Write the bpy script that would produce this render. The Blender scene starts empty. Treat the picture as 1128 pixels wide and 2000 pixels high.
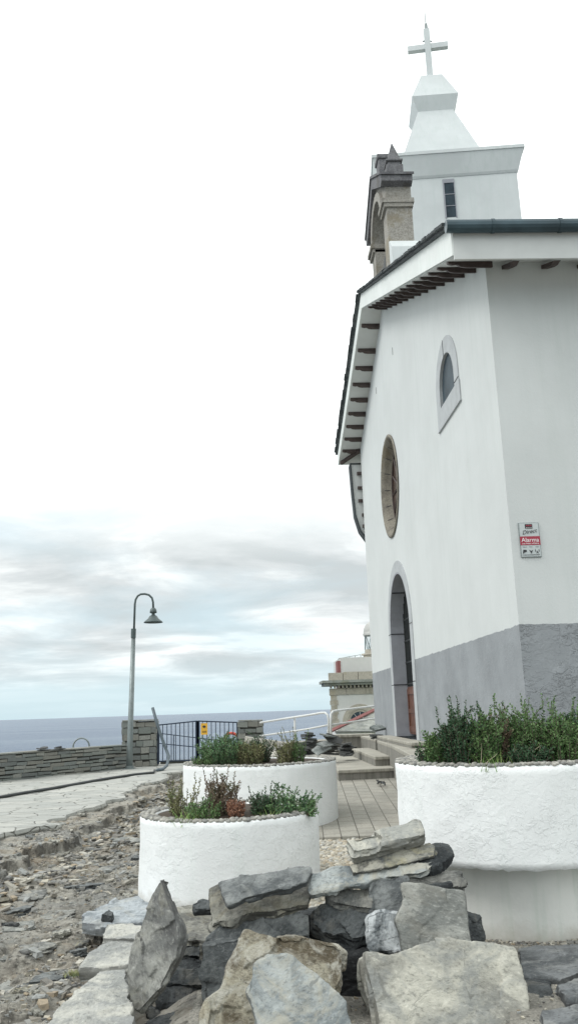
import bpy, bmesh, math, random
import numpy as np
from mathutils import Vector, Matrix
random.seed(7); rng = np.random.default_rng(7)
C = bpy.context.scene.collection
R = math.radians
# ------------------------------------------------------------------ camera geometry (used to read positions off the photo)
F, CX, CY, EYE = 1650., 564., 1000., 1.5
PITCH, ROLL, YAW = R(13.2095), R(1.8786), R(2.4236)
def cam_basis():
    cp, sp, cy, sy = math.cos(PITCH), math.sin(PITCH), math.cos(YAW), math.sin(YAW)
    f = Vector((sy*cp, cy*cp, sp)); r0 = Vector((cy, -sy, 0)); u0 = Vector((-sy*sp, -cy*sp, cp))
    c, s = math.cos(ROLL), math.sin(ROLL)
    return c*r0 - s*u0, s*r0 + c*u0, f
RR, UU, FF = cam_basis()
CAM = Vector((0, 0, EYE))
def ray(x, y): return FF + (x-CX)/F*RR + (CY-y)/F*UU
def AY(x, y, d): v = ray(x, y); return CAM + v*(d/v.y)
def AX(x, y, d): v = ray(x, y); return CAM + v*(d/v.x)
def AZ(x, y, z): v = ray(x, y); return CAM + v*((z-EYE)/v.z)
# ------------------------------------------------------------------ numpy noise
def _h(i, j, k, s):
    n = (i.astype(np.int64)*374761393 + j.astype(np.int64)*668265263 + k.astype(np.int64)*2147483647 + s*1274126177) & 0xffffffff
    n = ((n ^ (n >> 13))*1274126177) & 0xffffffff
    n = ((n ^ (n >> 16))*2246822519) & 0xffffffff
    return ((n ^ (n >> 15)) & 0xffffff)/float(0xffffff)*2-1
def vn(p, s=0):
    p = np.asarray(p, float); i = np.floor(p).astype(np.int64); f = p-i; f = f*f*(3-2*f); o = 0
    for a in (0, 1):
        for b in (0, 1):
            for c in (0, 1):
                w = (f[:, 0] if a else 1-f[:, 0])*(f[:, 1] if b else 1-f[:, 1])*(f[:, 2] if c else 1-f[:, 2])
                o = o + w*_h(i[:, 0]+a, i[:, 1]+b, i[:, 2]+c, s)
    return o
def fbm(p, s=0, o=4, g=.5):
    t, a = 0, 1.
    for k in range(o):
        t = t + a*vn(p, s+k*17); p = p*2.03+5.1; a *= g
    return t
# ------------------------------------------------------------------ objects
WL = {}
def tag(o, label=None, cat=None, group=None, kind=None):
    if label: o['label'] = label
    if cat: o['category'] = cat
    if group: o['group'] = group
    if kind: o['kind'] = kind
    elif cat: o['kind'] = 'thing'
    return o
def empty(name, loc):
    o = bpy.data.objects.new(name, None); C.objects.link(o); o.location = loc; o.empty_display_size = .1
    WL[o.name] = Vector(loc); return o
def link(name, me, mats, parent=None, loc=(0, 0, 0), smooth=False):
    """me holds world coordinates; loc = origin of a top-level thing"""
    base = WL[parent.name] if parent else Vector(loc)
    me.transform(Matrix.Translation(-base))
    if not isinstance(mats, (list, tuple)): mats = [mats]
    for m in mats: me.materials.append(m)
    if smooth: me.polygons.foreach_set('use_smooth', [True]*len(me.polygons))
    me.update()
    o = bpy.data.objects.new(name, me); C.objects.link(o)
    if parent: o.parent = parent
    else: o.location = base
    WL[o.name] = base
    return o
class MB:
    def __init__(s): s.v = []; s.f = []; s.mi = []; s.M = None; s.cur = 0
    def add(s, vs, fs):
        b = len(s.v)
        for v in vs:
            v = Vector(v)
            if s.M is not None: v = s.M @ v
            s.v.append(tuple(v))
        for f in fs: s.f.append(tuple(b+i for i in f)); s.mi.append(s.cur)
        return s
    def box(s, x0, x1, y0, y1, z0, z1, M=None):
        vs = [(x, y, z) for z in (z0, z1) for y in (y0, y1) for x in (x0, x1)]
        if M is not None: vs = [M @ Vector(v) for v in vs]
        return s.add(vs, [(0, 2, 3, 1), (4, 5, 7, 6), (0, 1, 5, 4), (2, 6, 7, 3), (0, 4, 6, 2), (1, 3, 7, 5)])
    def frus(s, c, r0, r1, z0, z1):
        """square frustum; r0/r1 half widths (or pairs)"""
        a = r0 if isinstance(r0, tuple) else (r0, r0); b = r1 if isinstance(r1, tuple) else (r1, r1)
        vs = [(c[0]+sx*q[0], c[1]+sy*q[1], z) for z, q in ((z0, a), (z1, b)) for sx, sy in ((-1, -1), (1, -1), (1, 1), (-1, 1))]
        return s.add(vs, [(3, 2, 1, 0), (4, 5, 6, 7)]+[(i, (i+1) % 4, 4+(i+1) % 4, 4+i) for i in range(4)])
    def tube(s, pts, rad, n=8, cap=True):
        pts = [Vector(p) for p in pts]; m = len(pts); rad = rad if isinstance(rad, (list, tuple)) else [rad]*m
        vs = []; up = None
        for i, p in enumerate(pts):
            t = (pts[min(i+1, m-1)]-pts[max(i-1, 0)]).normalized()
            if up is None:
                up = Vector((0, 0, 1)) if abs(t.z) < .9 else Vector((1, 0, 0))
            a = t.cross(up).normalized(); b = a.cross(t).normalized(); up = b
            for k in range(n):
                q = 2*math.pi*k/n; vs.append(p+(a*math.cos(q)+b*math.sin(q))*rad[i])
        fs = [(i*n+k, (i)*n+(k+1) % n, (i+1)*n+(k+1) % n, (i+1)*n+k) for i in range(m-1) for k in range(n)]
        if cap: fs += [tuple(range(n))[::-1], tuple((m-1)*n+k for k in range(n))]
        return s.add(vs, fs)
    def lathe(s, c, prof, n=64, axis='z', closed=False):
        vs = []
        for r, h in prof:
            for k in range(n):
                q = 2*math.pi*k/n; a, b = r*math.cos(q), r*math.sin(q)
                vs.append((c[0]+a, c[1]+b, c[2]+h) if axis == 'z' else (c[0]+h, c[1]+a, c[2]+b))
        m = len(prof)
        rng_ = range(m) if closed else range(m-1)
        fs = [(i*n+k, i*n+(k+1) % n, ((i+1) % m)*n+(k+1) % n, ((i+1) % m)*n+k) for i in rng_ for k in range(n)]
        return s.add(vs, fs)
    def prism(s, poly, a, b, axis='x'):
        """poly of 2D points; axis 'x': (y,z); 'y': (x,z); 'z': (x,y)"""
        n = len(poly)
        mk = {'x': lambda p, t: (t, p[0], p[1]), 'y': lambda p, t: (p[0], t, p[1]), 'z': lambda p, t: (p[0], p[1], t)}[axis]
        vs = [mk(p, a) for p in poly]+[mk(p, b) for p in poly]
        return s.add(vs, [tuple(range(n))[::-1], tuple(range(n, 2*n))]+[(i, (i+1) % n, n+(i+1) % n, n+i) for i in range(n)])
    def mesh(s, fix=True):
        me = bpy.data.meshes.new('m'); me.from_pydata(s.v, [], s.f)
        if any(s.mi): me.polygons.foreach_set('material_index', s.mi)
        if fix:
            bm = bmesh.new(); bm.from_mesh(me); bmesh.ops.recalc_face_normals(bm, faces=bm.faces); bm.to_mesh(me); bm.free()
        me.update(); return me
    def build(s, name, mat, parent=None, loc=(0, 0, 0), smooth=False, fix=True, bevel=0):
        o = link(name, s.mesh(fix), mat, parent, loc, smooth)
        if bevel:
            m = o.modifiers.new('b', 'BEVEL'); m.width = bevel; m.segments = 2; m.limit_method = 'ANGLE'
        return o
def baked(me, mods):
    """mesh with modifiers applied (mods = function(obj))"""
    o = bpy.data.objects.new('tmp', me); C.objects.link(o); extra = mods(o) or []
    dg = bpy.context.evaluated_depsgraph_get(); dg.update()
    r = bpy.data.meshes.new_from_object(o.evaluated_get(dg)); bpy.data.objects.remove(o)
    for e in extra: bpy.data.objects.remove(e)
    r.materials.clear(); return r
# ------------------------------------------------------------------ materials
class N:
    def __init__(s, name):
        s.m = bpy.data.materials.new(name); s.m.use_nodes = True; s.t = s.m.node_tree; s.n = s.t.nodes
        s.b = s.n['Principled BSDF']; s.tc = s.n.new('ShaderNodeTexCoord')
    def l(s, a, b): s.t.links.new(a, b)
    def mapping(s, src, scale=(1, 1, 1), rot=(0, 0, 0)):
        m = s.n.new('ShaderNodeMapping'); m.inputs['Scale'].default_value = scale; m.inputs['Rotation'].default_value = rot
        s.l(src, m.inputs['Vector']); return m.outputs[0]
    def noise(s, vec, scale, detail=4, rough=.55, dist=0):
        m = s.n.new('ShaderNodeTexNoise'); m.inputs['Scale'].default_value = scale; m.inputs['Detail'].default_value = detail
        m.inputs['Roughness'].default_value = rough; m.inputs['Distortion'].default_value = dist
        s.l(vec, m.inputs['Vector']); return m.outputs[0]
    def vor(s, vec, scale, feat='F1', out='Distance', rnd=1):
        m = s.n.new('ShaderNodeTexVoronoi'); m.feature = feat; m.inputs['Scale'].default_value = scale; m.inputs['Randomness'].default_value = rnd
        s.l(vec, m.inputs['Vector']); return m.outputs[out]
    def ramp(s, fac, stops, interp='LINEAR'):
        m = s.n.new('ShaderNodeValToRGB'); m.color_ramp.interpolation = interp; e = m.color_ramp.elements
        while len(e) < len(stops): e.new(.5)
        for i, (p, c) in enumerate(stops):
            e[i].position = p; c = (c, c, c) if isinstance(c, (int, float)) else c; e[i].color = (*c[:3], 1)
        s.l(fac, m.inputs[0]); return m.outputs[0]
    def mix(s, fac, a, b, mode='MIX'):
        m = s.n.new('ShaderNodeMix'); m.data_type = 'RGBA'; m.blend_type = mode
        for k, v in ((0, fac), (6, a), (7, b)):
            if isinstance(v, (int, float)): m.inputs[k].default_value = v if k == 0 else (v, v, v, 1)
            elif isinstance(v, tuple): m.inputs[k].default_value = (*v[:3], 1)
            else: s.l(v, m.inputs[k])
        return m.outputs[2]
    def math(s, op, a, b=0.):
        m = s.n.new('ShaderNodeMath'); m.operation = op
        for k, v in ((0, a), (1, b)):
            if isinstance(v, (int, float)): m.inputs[k].default_value = v
            else: s.l(v, m.inputs[k])
        return m.outputs[0]
    def sep(s, vec):
        m = s.n.new('ShaderNodeSeparateXYZ'); s.l(vec, m.inputs[0]); return m.outputs
    def bump(s, h, strength=.3, dist=.01, prev=None):
        m = s.n.new('ShaderNodeBump'); m.inputs['Strength'].default_value = strength; m.inputs['Distance'].default_value = dist
        s.l(h, m.inputs['Height'])
        if prev: s.l(prev, m.inputs['Normal'])
        s.l(m.outputs[0], s.b.inputs['Normal']); return m.outputs[0]
    def col(s, c):
        if isinstance(c, tuple): s.b.inputs['Base Color'].default_value = (*c[:3], 1)
        else: s.l(c, s.b.inputs['Base Color'])
    def rough(s, r):
        if isinstance(r, (int, float)): s.b.inputs['Roughness'].default_value = r
        else: s.l(r, s.b.inputs['Roughness'])
def island(n):
    g = n.n.new('ShaderNodeNewGeometry'); return g.outputs['Random Per Island']
def plain(name, c, rough=.6, metal=0, var=.15, scale=12, bump=.1):
    n = N(name); o = n.tc.outputs['Object']; ns = n.noise(o, scale, 5, .6)
    n.col(n.mix(n.ramp(ns, [(.35, 0.), (.65, 1.)]), tuple(x*(1-var) for x in c), tuple(min(1, x*(1+var*.6)) for x in c)))
    n.rough(rough); n.b.inputs['Metallic'].default_value = metal
    if bump: n.bump(n.noise(o, scale*6, 3), bump, .004)
    return n.m
def stucco(name, c, bs=30, bstr=.35, dist=.01, dirt=.12, drip=True, lumps=0, contact_stain=None):
    n = N(name); o = n.tc.outputs['Object']
    big = n.noise(o, 1.1, 5, .6); streak = n.noise(n.mapping(o, (7, 7, .5)), 1.4, 5, .6)
    c1 = n.mix(n.ramp(big, [(.38, 1.), (.62, 0.)]), c, tuple(x*(1-dirt) for x in c))
    if drip: c1 = n.mix(n.ramp(streak, [(.5, 0.), (.72, .75)]), c1, (c[0]*(1-dirt*1.3), c[1]*(1-dirt), c[2]*(1-dirt*1.2)))
    spk = n.noise(o, 24, 3, .6)
    c1 = n.mix(n.ramp(spk, [(.755, 0.), (.80, .6)]), c1, (.2, .19, .17))
    if contact_stain is not None:
        g = n.n.new('ShaderNodeNewGeometry'); z = n.sep(g.outputs['Position'])[2]
        zz = n.math('ADD', z, n.math('MULTIPLY', n.math('SUBTRACT', n.noise(o, 6, 5, .7), .5), .22))
        c1 = n.mix(n.ramp(zz, [(.0, .55), (contact_stain, 0.)]), c1, (.34, .31, .25))  # brown dirt at the foot, also painted in as contact darkening
    n.col(c1); n.rough(.9)
    b = n.bump(n.noise(o, bs, 4, .6, 1.0), bstr, dist)
    if lumps:
        w = n.noise(n.mapping(o, (1, 1, 1.5)), 15, 6, .68, .5)
        mk = n.ramp(n.noise(o, 2.3, 3, .6), [(.42, .15), (.58, 1.)])
        b = n.bump(n.math('MULTIPLY', n.ramp(w, [(.50, 0.), (.545, .8), (.62, 1.)]), mk), lumps, dist*.9, b)
    return n.m
def slate(name, a, b, dark, stain=None, sa=.5, scale=3., bands=1., bumpd=.012, rimd=.75):
    """a/b main tones, dark = seams, stain = weathering colour, sa = amount"""
    n = N(name); o = n.tc.outputs['Object']
    inf = n.n.new('ShaderNodeObjectInfo'); add = n.n.new('ShaderNodeVectorMath'); add.operation = 'ADD'
    mul = n.n.new('ShaderNodeVectorMath'); mul.operation = 'SCALE'; n.l(inf.outputs['Location'], mul.inputs[0]); mul.inputs['Scale'].default_value = 3.7
    n.l(o, add.inputs[0]); n.l(mul.outputs[0], add.inputs[1]); v = add.outputs[0]
    pat = n.noise(v, scale, 7, .62, .6); fine = n.noise(n.mapping(v, (1, 1.8, 1), (0, 0, .5)), scale*11, 8, .74)
    strata = n.noise(n.mapping(v, (1.2, 1.2, 26)), 3, 5, .6, .3)
    c = n.mix(n.ramp(pat, [(.43, 0.), (.56, 1.)]), tuple(x*.82 for x in a), tuple(x*1.08 for x in b))
    c = n.mix(n.math('MULTIPLY', n.ramp(strata, [(.35, 1.), (.5, 0.)]), .55*bands), c, dark)
    c = n.mix(n.ramp(fine, [(.36, .6), (.47, 0.)]), c, dark)
    c = n.mix(n.ramp(fine, [(.54, 0.), (.68, .5)]), c, tuple(min(.75, x*1.5+.05) for x in b))
    if stain:
        st = n.noise(v, scale*.9, 6, .7, 1.2)
        c = n.mix(n.ramp(st, [(.55-.12*sa, 0.), (.66-.1*sa, sa)]), c, stain)
    crk = n.vor(n.mapping(v, (1, 1, 1.3)), scale*1.1, 'DISTANCE_TO_EDGE')
    nz = n.noise(v, scale*3, 4, .7)
    crk2 = n.math('ADD', crk, n.math('MULTIPLY', n.math('SUBTRACT', nz, .42), .22))
    c = n.mix(n.ramp(crk2, [(.0, .5), (.012, 0.)]), c, dark)
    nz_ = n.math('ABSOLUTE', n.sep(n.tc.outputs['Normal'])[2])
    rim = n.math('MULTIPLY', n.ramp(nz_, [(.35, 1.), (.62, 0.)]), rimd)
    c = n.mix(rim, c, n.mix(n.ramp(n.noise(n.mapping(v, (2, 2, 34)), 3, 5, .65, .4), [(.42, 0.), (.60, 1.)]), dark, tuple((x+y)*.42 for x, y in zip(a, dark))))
    n.col(c); n.rough(n.ramp(fine, [(.3, .85), (.7, .6)])); n.b.inputs['Specular IOR Level'].default_value = .35
    b1 = n.bump(fine, .8, bumpd); b2 = n.bump(n.ramp(pat, [(.3, 0.), (.36, .2), (.46, .28), (.5, .5), (.6, .6), (.63, 1.)]), .6, bumpd*1.3, b1)
    n.bump(strata, .35*bands, bumpd, b2)
    return n.m
M = {}
# church wall: white above, grey painted dado below 2.25 m
def church_wall(name, white, grey, rough_dado):
    n = N(name); g = n.n.new('ShaderNodeNewGeometry'); P = g.outputs['Position']; s = n.sep(P); nr = n.sep(g.outputs['Normal'])
    big = n.noise(P, .7, 6, .65); streak = n.noise(n.mapping(P, (6, 6, .35)), 1.3, 6, .65)
    w = n.mix(n.ramp(big, [(.38, .9), (.62, 0.)]), white, tuple(x*.92 for x in white))
    w = n.mix(n.ramp(streak, [(.50, 0.), (.80, .45)]), w, (white[0]*.84, white[1]*.87, white[2]*.85))
    side = n.ramp(n.math('MULTIPLY', nr[1], -1.), [(.4, 0.), (.6, 1.)])      # mask of the side wall, weights its dado relief
    
    mott = n.noise(P, 2.2, 6, .7)
    w = n.mix(n.ramp(mott, [(.62, 0.), (.85, .5)]), w, tuple(x*.8 for x in white))
    gcol = n.mix(n.ramp(n.noise(P, 1.6, 6, .65), [(.35, 0.), (.65, 1.)]), tuple(x*.86 for x in grey), tuple(x*1.1 for x in grey))
    gs = gcol
    edge = n.math('ADD', s[2], n.math('MULTIPLY', n.math('SUBTRACT', n.noise(P, 4, 5, .7), .5), .05))
    isw = n.math('GREATER_THAN', edge, 2.255)
    n.col(n.mix(isw, gs, w)); n.rough(.88)
    b = n.bump(n.noise(P, 38, 4, .6, .6), .22, .008)
    lum = n.math('MULTIPLY', n.ramp(n.noise(n.mapping(P, (1, 1, 1.6), (0, .35, 0)), 12, 6, .66, .6), [(.47, 0.), (.53, .8), (.6, 1.)]), n.ramp(n.noise(P, 1.9, 3, .6), [(.40, .15), (.55, 1.)]))
    inv = n.math('MULTIPLY', n.math('SUBTRACT', 1., isw), n.math('ADD', n.math('MULTIPLY', side, .9), .1))
    n.bump(n.math('MULTIPLY', lum, inv), .7, .017, b)
    return n.m
M['church'] = church_wall('church_render', (.61, .635, .63), (.27, .287, .303), True)
M['white'] = stucco('white_render', (.80, .83, .81), 26, .3, .008, .1)
M['tower'] = stucco('tower_render', (.64, .675, .675), 20, .12, .006, .10)
M['soffit'] = stucco('soffit_paint', (.62, .64, .63), 20, .1, .005, .12, False)
M['planter'] = stucco('planter_render', (.84, .86, .86), 24, .35, .010, .07, True, .42, .09)
M['planter_base'] = stucco('planter_base_render', (.72, .73, .70), 20, .3, .008, .20, True, 0, .13)
M['roofslate'] = slate('roof_slate', (.06, .075, .08), (.10, .115, .12), (.03, .035, .04), scale=4)
M['gutter'] = plain('gutter_paint', (.045, .075, .09), .35, .4, .3, 3, 0)
M['wood_dark'] = plain('rafter_paint', (.06, .042, .038), .6, 0, .3, 10)
M['door_wood'] = plain('door_wood', (.13, .055, .035), .45, 0, .35, 14)
M['grille'] = plain('dark_iron', (.025, .028, .028), .5, .4, .2, 9)
M['glass'] = plain('dark_glass', (.045, .065, .08), .5, 0, .3, 3, 0)
for g_m in ('glass',): M[g_m].node_tree.nodes['Principled BSDF'].inputs['Specular IOR Level'].default_value = .12
M['rose_glass'] = plain('leaded_glass', (.07, .045, .035), .25, 0, .4, 9, .2)
M['surround'] = plain('grey_stone_facing', (.42, .44, .45), .7, 0, .1, 5)
M['reveal'] = plain('grey_reveal_facing', (.30, .31, .34), .6, 0, .1, 5)
M['joint'] = plain('dark_joint', (.03, .03, .035), .8)
def granite(name, a, b, d, sc=1):
    n = N(name); g = n.n.new('ShaderNodeNewGeometry'); P = g.outputs['Position']
    c = n.mix(n.ramp(n.noise(P, 34*sc, 4, .75), [(.42, 0.), (.56, 1.)]), a, b)
    c = n.mix(n.ramp(n.noise(P, 2.6*sc, 6, .7), [(.5, 0.), (.66, .7)]), c, d)
    c = n.mix(n.ramp(n.noise(P, 1.3*sc, 5, .7), [(.55, 0.), (.66, .5)]), c, (a[0]*1.25, a[1]*1.12, a[2]*.8))
    n.col(c); n.rough(.9); n.bump(n.noise(P, 40*sc, 4, .7), .5, .01); return n.m
M['granite'] = granite('granite', (.24, .225, .20), (.36, .345, .31), (.12, .115, .11))
M['granite_dark'] = granite('weathered_granite', (.12, .12, .13), (.20, .20, .205), (.06, .06, .07))
M['granite_far'] = granite('far_granite', (.33, .31, .26), (.42, .39, .33), (.2, .19, .16), .4)
M['lh_cornice'] = granite('lighthouse_cornice', (.20, .22, .20), (.28, .29, .26), (.10, .11, .10), .5)
M['rose_stone'] = granite('rose_stone', (.19, .175, .145), (.26, .24, .195), (.09, .08, .07))
M['concrete'] = None
def concrete(name, c, d):
    n = N(name); g = n.n.new('ShaderNodeNewGeometry'); P = g.outputs['Position']; nz = n.sep(g.outputs['Normal'])[2]
    a = n.mix(n.ramp(n.noise(P, 1.8, 6, .7), [(.38, 0.), (.62, 1.)]), c, tuple(x*.8 for x in c))
    st = n.noise(n.mapping(P, (9, 9, .6)), 2, 5, .7)
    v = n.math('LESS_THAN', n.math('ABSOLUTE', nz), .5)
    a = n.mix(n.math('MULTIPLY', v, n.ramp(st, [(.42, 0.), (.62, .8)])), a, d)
    a = n.mix(n.ramp(n.noise(P, 60, 3, .7), [(.36, .4), (.5, 0.)]), a, d)
    n.col(a); n.rough(.9); n.bump(n.noise(P, 50, 4, .7), .3, .006); return n.m
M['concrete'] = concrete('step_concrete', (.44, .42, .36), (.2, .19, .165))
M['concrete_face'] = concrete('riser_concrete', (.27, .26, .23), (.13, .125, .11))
M['metal_lamp'] = plain('galvanised_grey', (.20, .23, .23), .45, .5, .15, 6, 0)
M['metal_lamp_d'] = plain('lamp_grey_green', (.09, .115, .115), .45, .4, .15, 6, 0)
M['gate'] = plain('gate_paint', (.016, .032, .06), .4, .3, .2, 6, 0)
M['rail'] = plain('white_rail_paint', (.62, .63, .62), .4, 0, .08, 4, 0)
M['hose'] = plain('black_hose', (.03, .036, .037), .55, 0, .2, 8, 0)
M['pipe'] = plain('grey_conduit', (.10, .13, .15), .5, 0, .2, 8, 0)
M['yellow'] = plain('yellow_sign', (.75, .42, .04), .4, 0, .05, 4, 0)
M['black'] = plain('black_print', (.02, .02, .022), .4, 0, .05, 4, 0)
M['print_white'] = plain('white_print', (.82, .80, .80), .4, 0, .05, 4, 0)
M['signplate'] = plain('sign_plate', (.50, .54, .54), .3, 0, .05, 4, 0)
M['signred'] = plain('sign_red', (.33, .025, .05), .35, 0, .05, 4, 0)
M['signgrey'] = plain('sign_frame', (.25, .28, .28), .35, .3, .05, 4, 0)
M['ring_red'] = plain('lifebuoy_red', (.62, .06, .035), .5, 0, .1, 4, 0)
M['brick_red'] = plain('red_paint', (.24, .09, .085), .7, 0, .15, 4, 0)
M['lh_white'] = stucco('lighthouse_render', (.60, .60, .58), 6, .1, .01, .08)
M['lh_dome'] = plain('dome_paint', (.42, .42, .40), .6, 0, .12, 2, 0)
M['lh_metal'] = plain('lantern_metal', (.35, .39, .38), .4, .3, .12, 3, 0)
M['lh_glass'] = plain('lantern_glass', (.50, .60, .62), .3, 0, .05, 3, 0)
M['soil'] = plain('planter_soil', (.06, .045, .032), 1, 0, .4, 20, .6)
M['slateA'] = slate('grey_green_slate', (.19, .195, .187), (.29, .292, .27), (.07, .07, .07), (.31, .30, .24), .35, 3.2, 1.1)
M['slateB'] = slate('blue_grey_slate', (.12, .132, .136), (.20, .212, .21), (.045, .05, .052), (.30, .31, .29), .35, 3)
M['slateShade'] = slate('gap_shade_black', (.012, .014, .015), (.025, .027, .028), (.006, .006, .007), (.04, .04, .04), .2, 3)  # near-black colour that stands for the shade between the stones
M['slateM'] = slate('mid_grey_slate', (.11, .115, .11), (.20, .20, .185), (.035, .037, .036), (.27, .265, .23), .45, 3.3, 1.1)
M['slateC'] = slate('buff_grey_slate', (.18, .18, .165), (.28, .276, .24), (.06, .06, .055), (.26, .23, .15), .4, 3)
M['slateD'] = slate('dark_slate', (.032, .038, .041), (.078, .086, .088), (.015, .017, .02), (.22, .21, .18), .35, 3.5)
M['slateL'] = slate('pale_cream_slate', (.36, .355, .315), (.46, .45, .39), (.13, .13, .115), (.22, .235, .235), .6, 2.4, .35)
M['slateO'] = slate('mottled_grey_slab', (.23, .24, .225), (.33, .335, .31), (.10, .105, .10), (.20, .19, .16), .4, 3.0, .3)
M['lichen'] = slate('lichened_rock', (.14, .115, .075), (.36, .335, .26), (.045, .04, .03), (.52, .51, .45), .8, 4.5, .2, .02, .2)
M['slateW'] = slate('white_streaked_slate', (.13, .15, .16), (.22, .24, .25), (.05, .055, .06), (.62, .65, .66), .85, 5, .3)
M['slateP'] = slate('pale_blue_slab', (.22, .25, .26), (.34, .365, .36), (.10, .11, .11), (.42, .40, .33), .75, 3.4, .3)
M['slateK'] = slate('brown_edged_slab', (.17, .18, .18), (.33, .32, .27), (.05, .05, .05), (.38, .34, .19), .6, 3.2, 1.2)
M['flagL'] = slate('flag_border', (.34, .35, .335), (.46, .455, .41), (.13, .13, .12), (.30, .31, .31), .5, 2.6, .3)
M['flagG'] = slate('flag_border_grey', (.26, .29, .31), (.36, .39, .41), (.12, .13, .14), (.46, .45, .40), .35, 2.6, .3)
M['flagD'] = slate('dark_flag', (.10, .11, .115), (.17, .18, .185), (.04, .04, .04), (.34, .345, .33), .55, 3.4, .5)
def leaf(name, a, b, c, tr=.25):
    n = N(name); i = island(n); o = n.tc.outputs['Object']
    k = n.mix(n.ramp(i, [(.0, 0.), (1., 1.)]), a, b)
    k = n.mix(n.ramp(n.noise(o, 9, 3), [(.48, 0.), (.64, .8)]), k, c); k = n.mix(1., k, (1.45, 1.45, 1.35), 'MULTIPLY')
    n.col(k); n.rough(.6); n.b.inputs['Specular IOR Level'].default_value = .3
    return n.m
M['leaf_green'] = leaf('rosemary_green', (.035, .075, .03), (.09, .16, .06), (.12, .19, .08))
M['leaf_dark'] = leaf('dark_rosemary', (.022, .05, .03), (.05, .10, .05), (.03, .06, .035))
M['leaf_blue'] = leaf('juniper_blue', (.035, .085, .05), (.10, .19, .09), (.13, .22, .10))
M['leaf_red'] = leaf('reddened_rosemary', (.09, .06, .045), (.15, .12, .085), (.07, .10, .05))
M['leaf_brown'] = leaf('dying_rosemary', (.17, .08, .055), (.24, .13, .09), (.10, .06, .045))
M['leaf_olive'] = leaf('olive_rosemary', (.10, .11, .05), (.19, .19, .10), (.08, .11, .05))
M['leaf_grass'] = leaf('grass_blades', (.08, .15, .04), (.17, .26, .08), (.20, .22, .09))
M['twig'] = plain('twig_bark', (.13, .10, .08), .9, 0, .3, 30, 0)
M['deadtwig'] = plain('dead_twig', (.42, .36, .27), .9, 0, .3, 30, 0)
# ground materials
def ground_mat():
    n = N('excavated_ground'); g = n.n.new('ShaderNodeNewGeometry'); P = g.outputs['Position']
    a = n.noise(n.mapping(P, (.5, 1.5, 3), (0, 0, .28)), 1.9, 8, .70, .6)
    c = n.ramp(a, [(.30, (.11, .10, .085)), (.42, (.27, .255, .22)), (.52, (.42, .40, .35)), (.60, (.31, .31, .285)), (.74, (.48, .45, .37))])
    o = n.noise(P, .9, 5, .6)
    c = n.mix(n.ramp(o, [(.50, 0.), (.62, .6)]), c, (.22, .225, .22))
    c = n.mix(n.ramp(n.noise(P, .8, 6, .65, .5), [(.52, 0.), (.62, .6)]), c, (.27, .215, .15))
    f = n.noise(n.mapping(P, (.8, 1.3, 1.5), (0, 0, .28)), 17, 8, .78); c = n.mix(n.ramp(f, [(.38, .8), (.46, 0.)]), c, (.06, .055, .046)); c = n.mix(n.ramp(f, [(.54, 0.), (.62, .8)]), c, (.46, .44, .38))
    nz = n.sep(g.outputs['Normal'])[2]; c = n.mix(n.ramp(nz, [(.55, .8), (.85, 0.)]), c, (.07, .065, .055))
    n.col(c); n.rough(.95); b = n.bump(f, 1., .035); n.bump(a, .9, .06, b); return n.m
M['ground'] = ground_mat()
def grit():
    n = N('grit_mortar'); g = n.n.new('ShaderNodeNewGeometry'); P = g.outputs['Position']
    c = n.ramp(n.noise(P, 60, 5, .8), [(.35, (.10, .095, .085)), (.5, (.25, .24, .21)), (.65, (.40, .38, .33))])
    c = n.mix(n.ramp(n.noise(P, 2, 5, .6), [(.45, 0.), (.62, .6)]), c, (.12, .115, .10))
    n.col(c); n.rough(.95); n.bump(n.noise(P, 70, 4, .8), .7, .01); return n.m
M['grit'] = grit()
def flags(name, sc, a, b, d, wid=.05, stretch=(1, 1, 1), rot=0.):
    n = N(name); g = n.n.new('ShaderNodeNewGeometry'); P = g.outputs['Position']
    w = n.n.new('ShaderNodeVectorMath'); w.operation = 'MULTIPLY_ADD'
    nn = n.n.new('ShaderNodeTexNoise'); nn.inputs['Scale'].default_value = 2.5; n.l(P, nn.inputs['Vector'])
    n.l(nn.outputs['Color'], w.inputs[0]); w.inputs[1].default_value = (.16, .16, .16); n.l(P, w.inputs[2])
    V = n.mapping(w.outputs[0], stretch, (0, 0, rot))
    e = n.vor(V, sc, 'DISTANCE_TO_EDGE'); cell = n.vor(V, sc, 'F1', 'Color')
    cs = n.sep(cell)
    c = n.mix(cs[0], a, b); c = n.mix(n.ramp(n.noise(P, 3, 6, .7), [(.45, 0.), (.7, .6)]), c, tuple(x*.72 for x in a))
    c = n.mix(n.ramp(n.noise(P, 30, 5, .7), [(.35, .4), (.5, 0.)]), c, d)
    j = n.ramp(e, [(wid*.4, 1.), (wid, 0.)])
    n.col(n.mix(j, c, d)); n.rough(.75)
    b1 = n.bump(n.ramp(e, [(0., 0.), (wid, 1.)]), .9, .02); n.bump(n.noise(P, 14, 6, .7), .4, .01, b1); return n.m
M['path'] = flags('crazy_slate_paving', 2.2, (.44, .44, .405), (.34, .35, .33), (.17, .17, .15), .024, (.8, 1.15, 1), .1)
M['flagdark'] = flags('dark_slate_paving', 1.8, (.085, .095, .10), (.15, .16, .165), (.20, .19, .165), .03, (1, 1.3, 1), .6)
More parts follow.
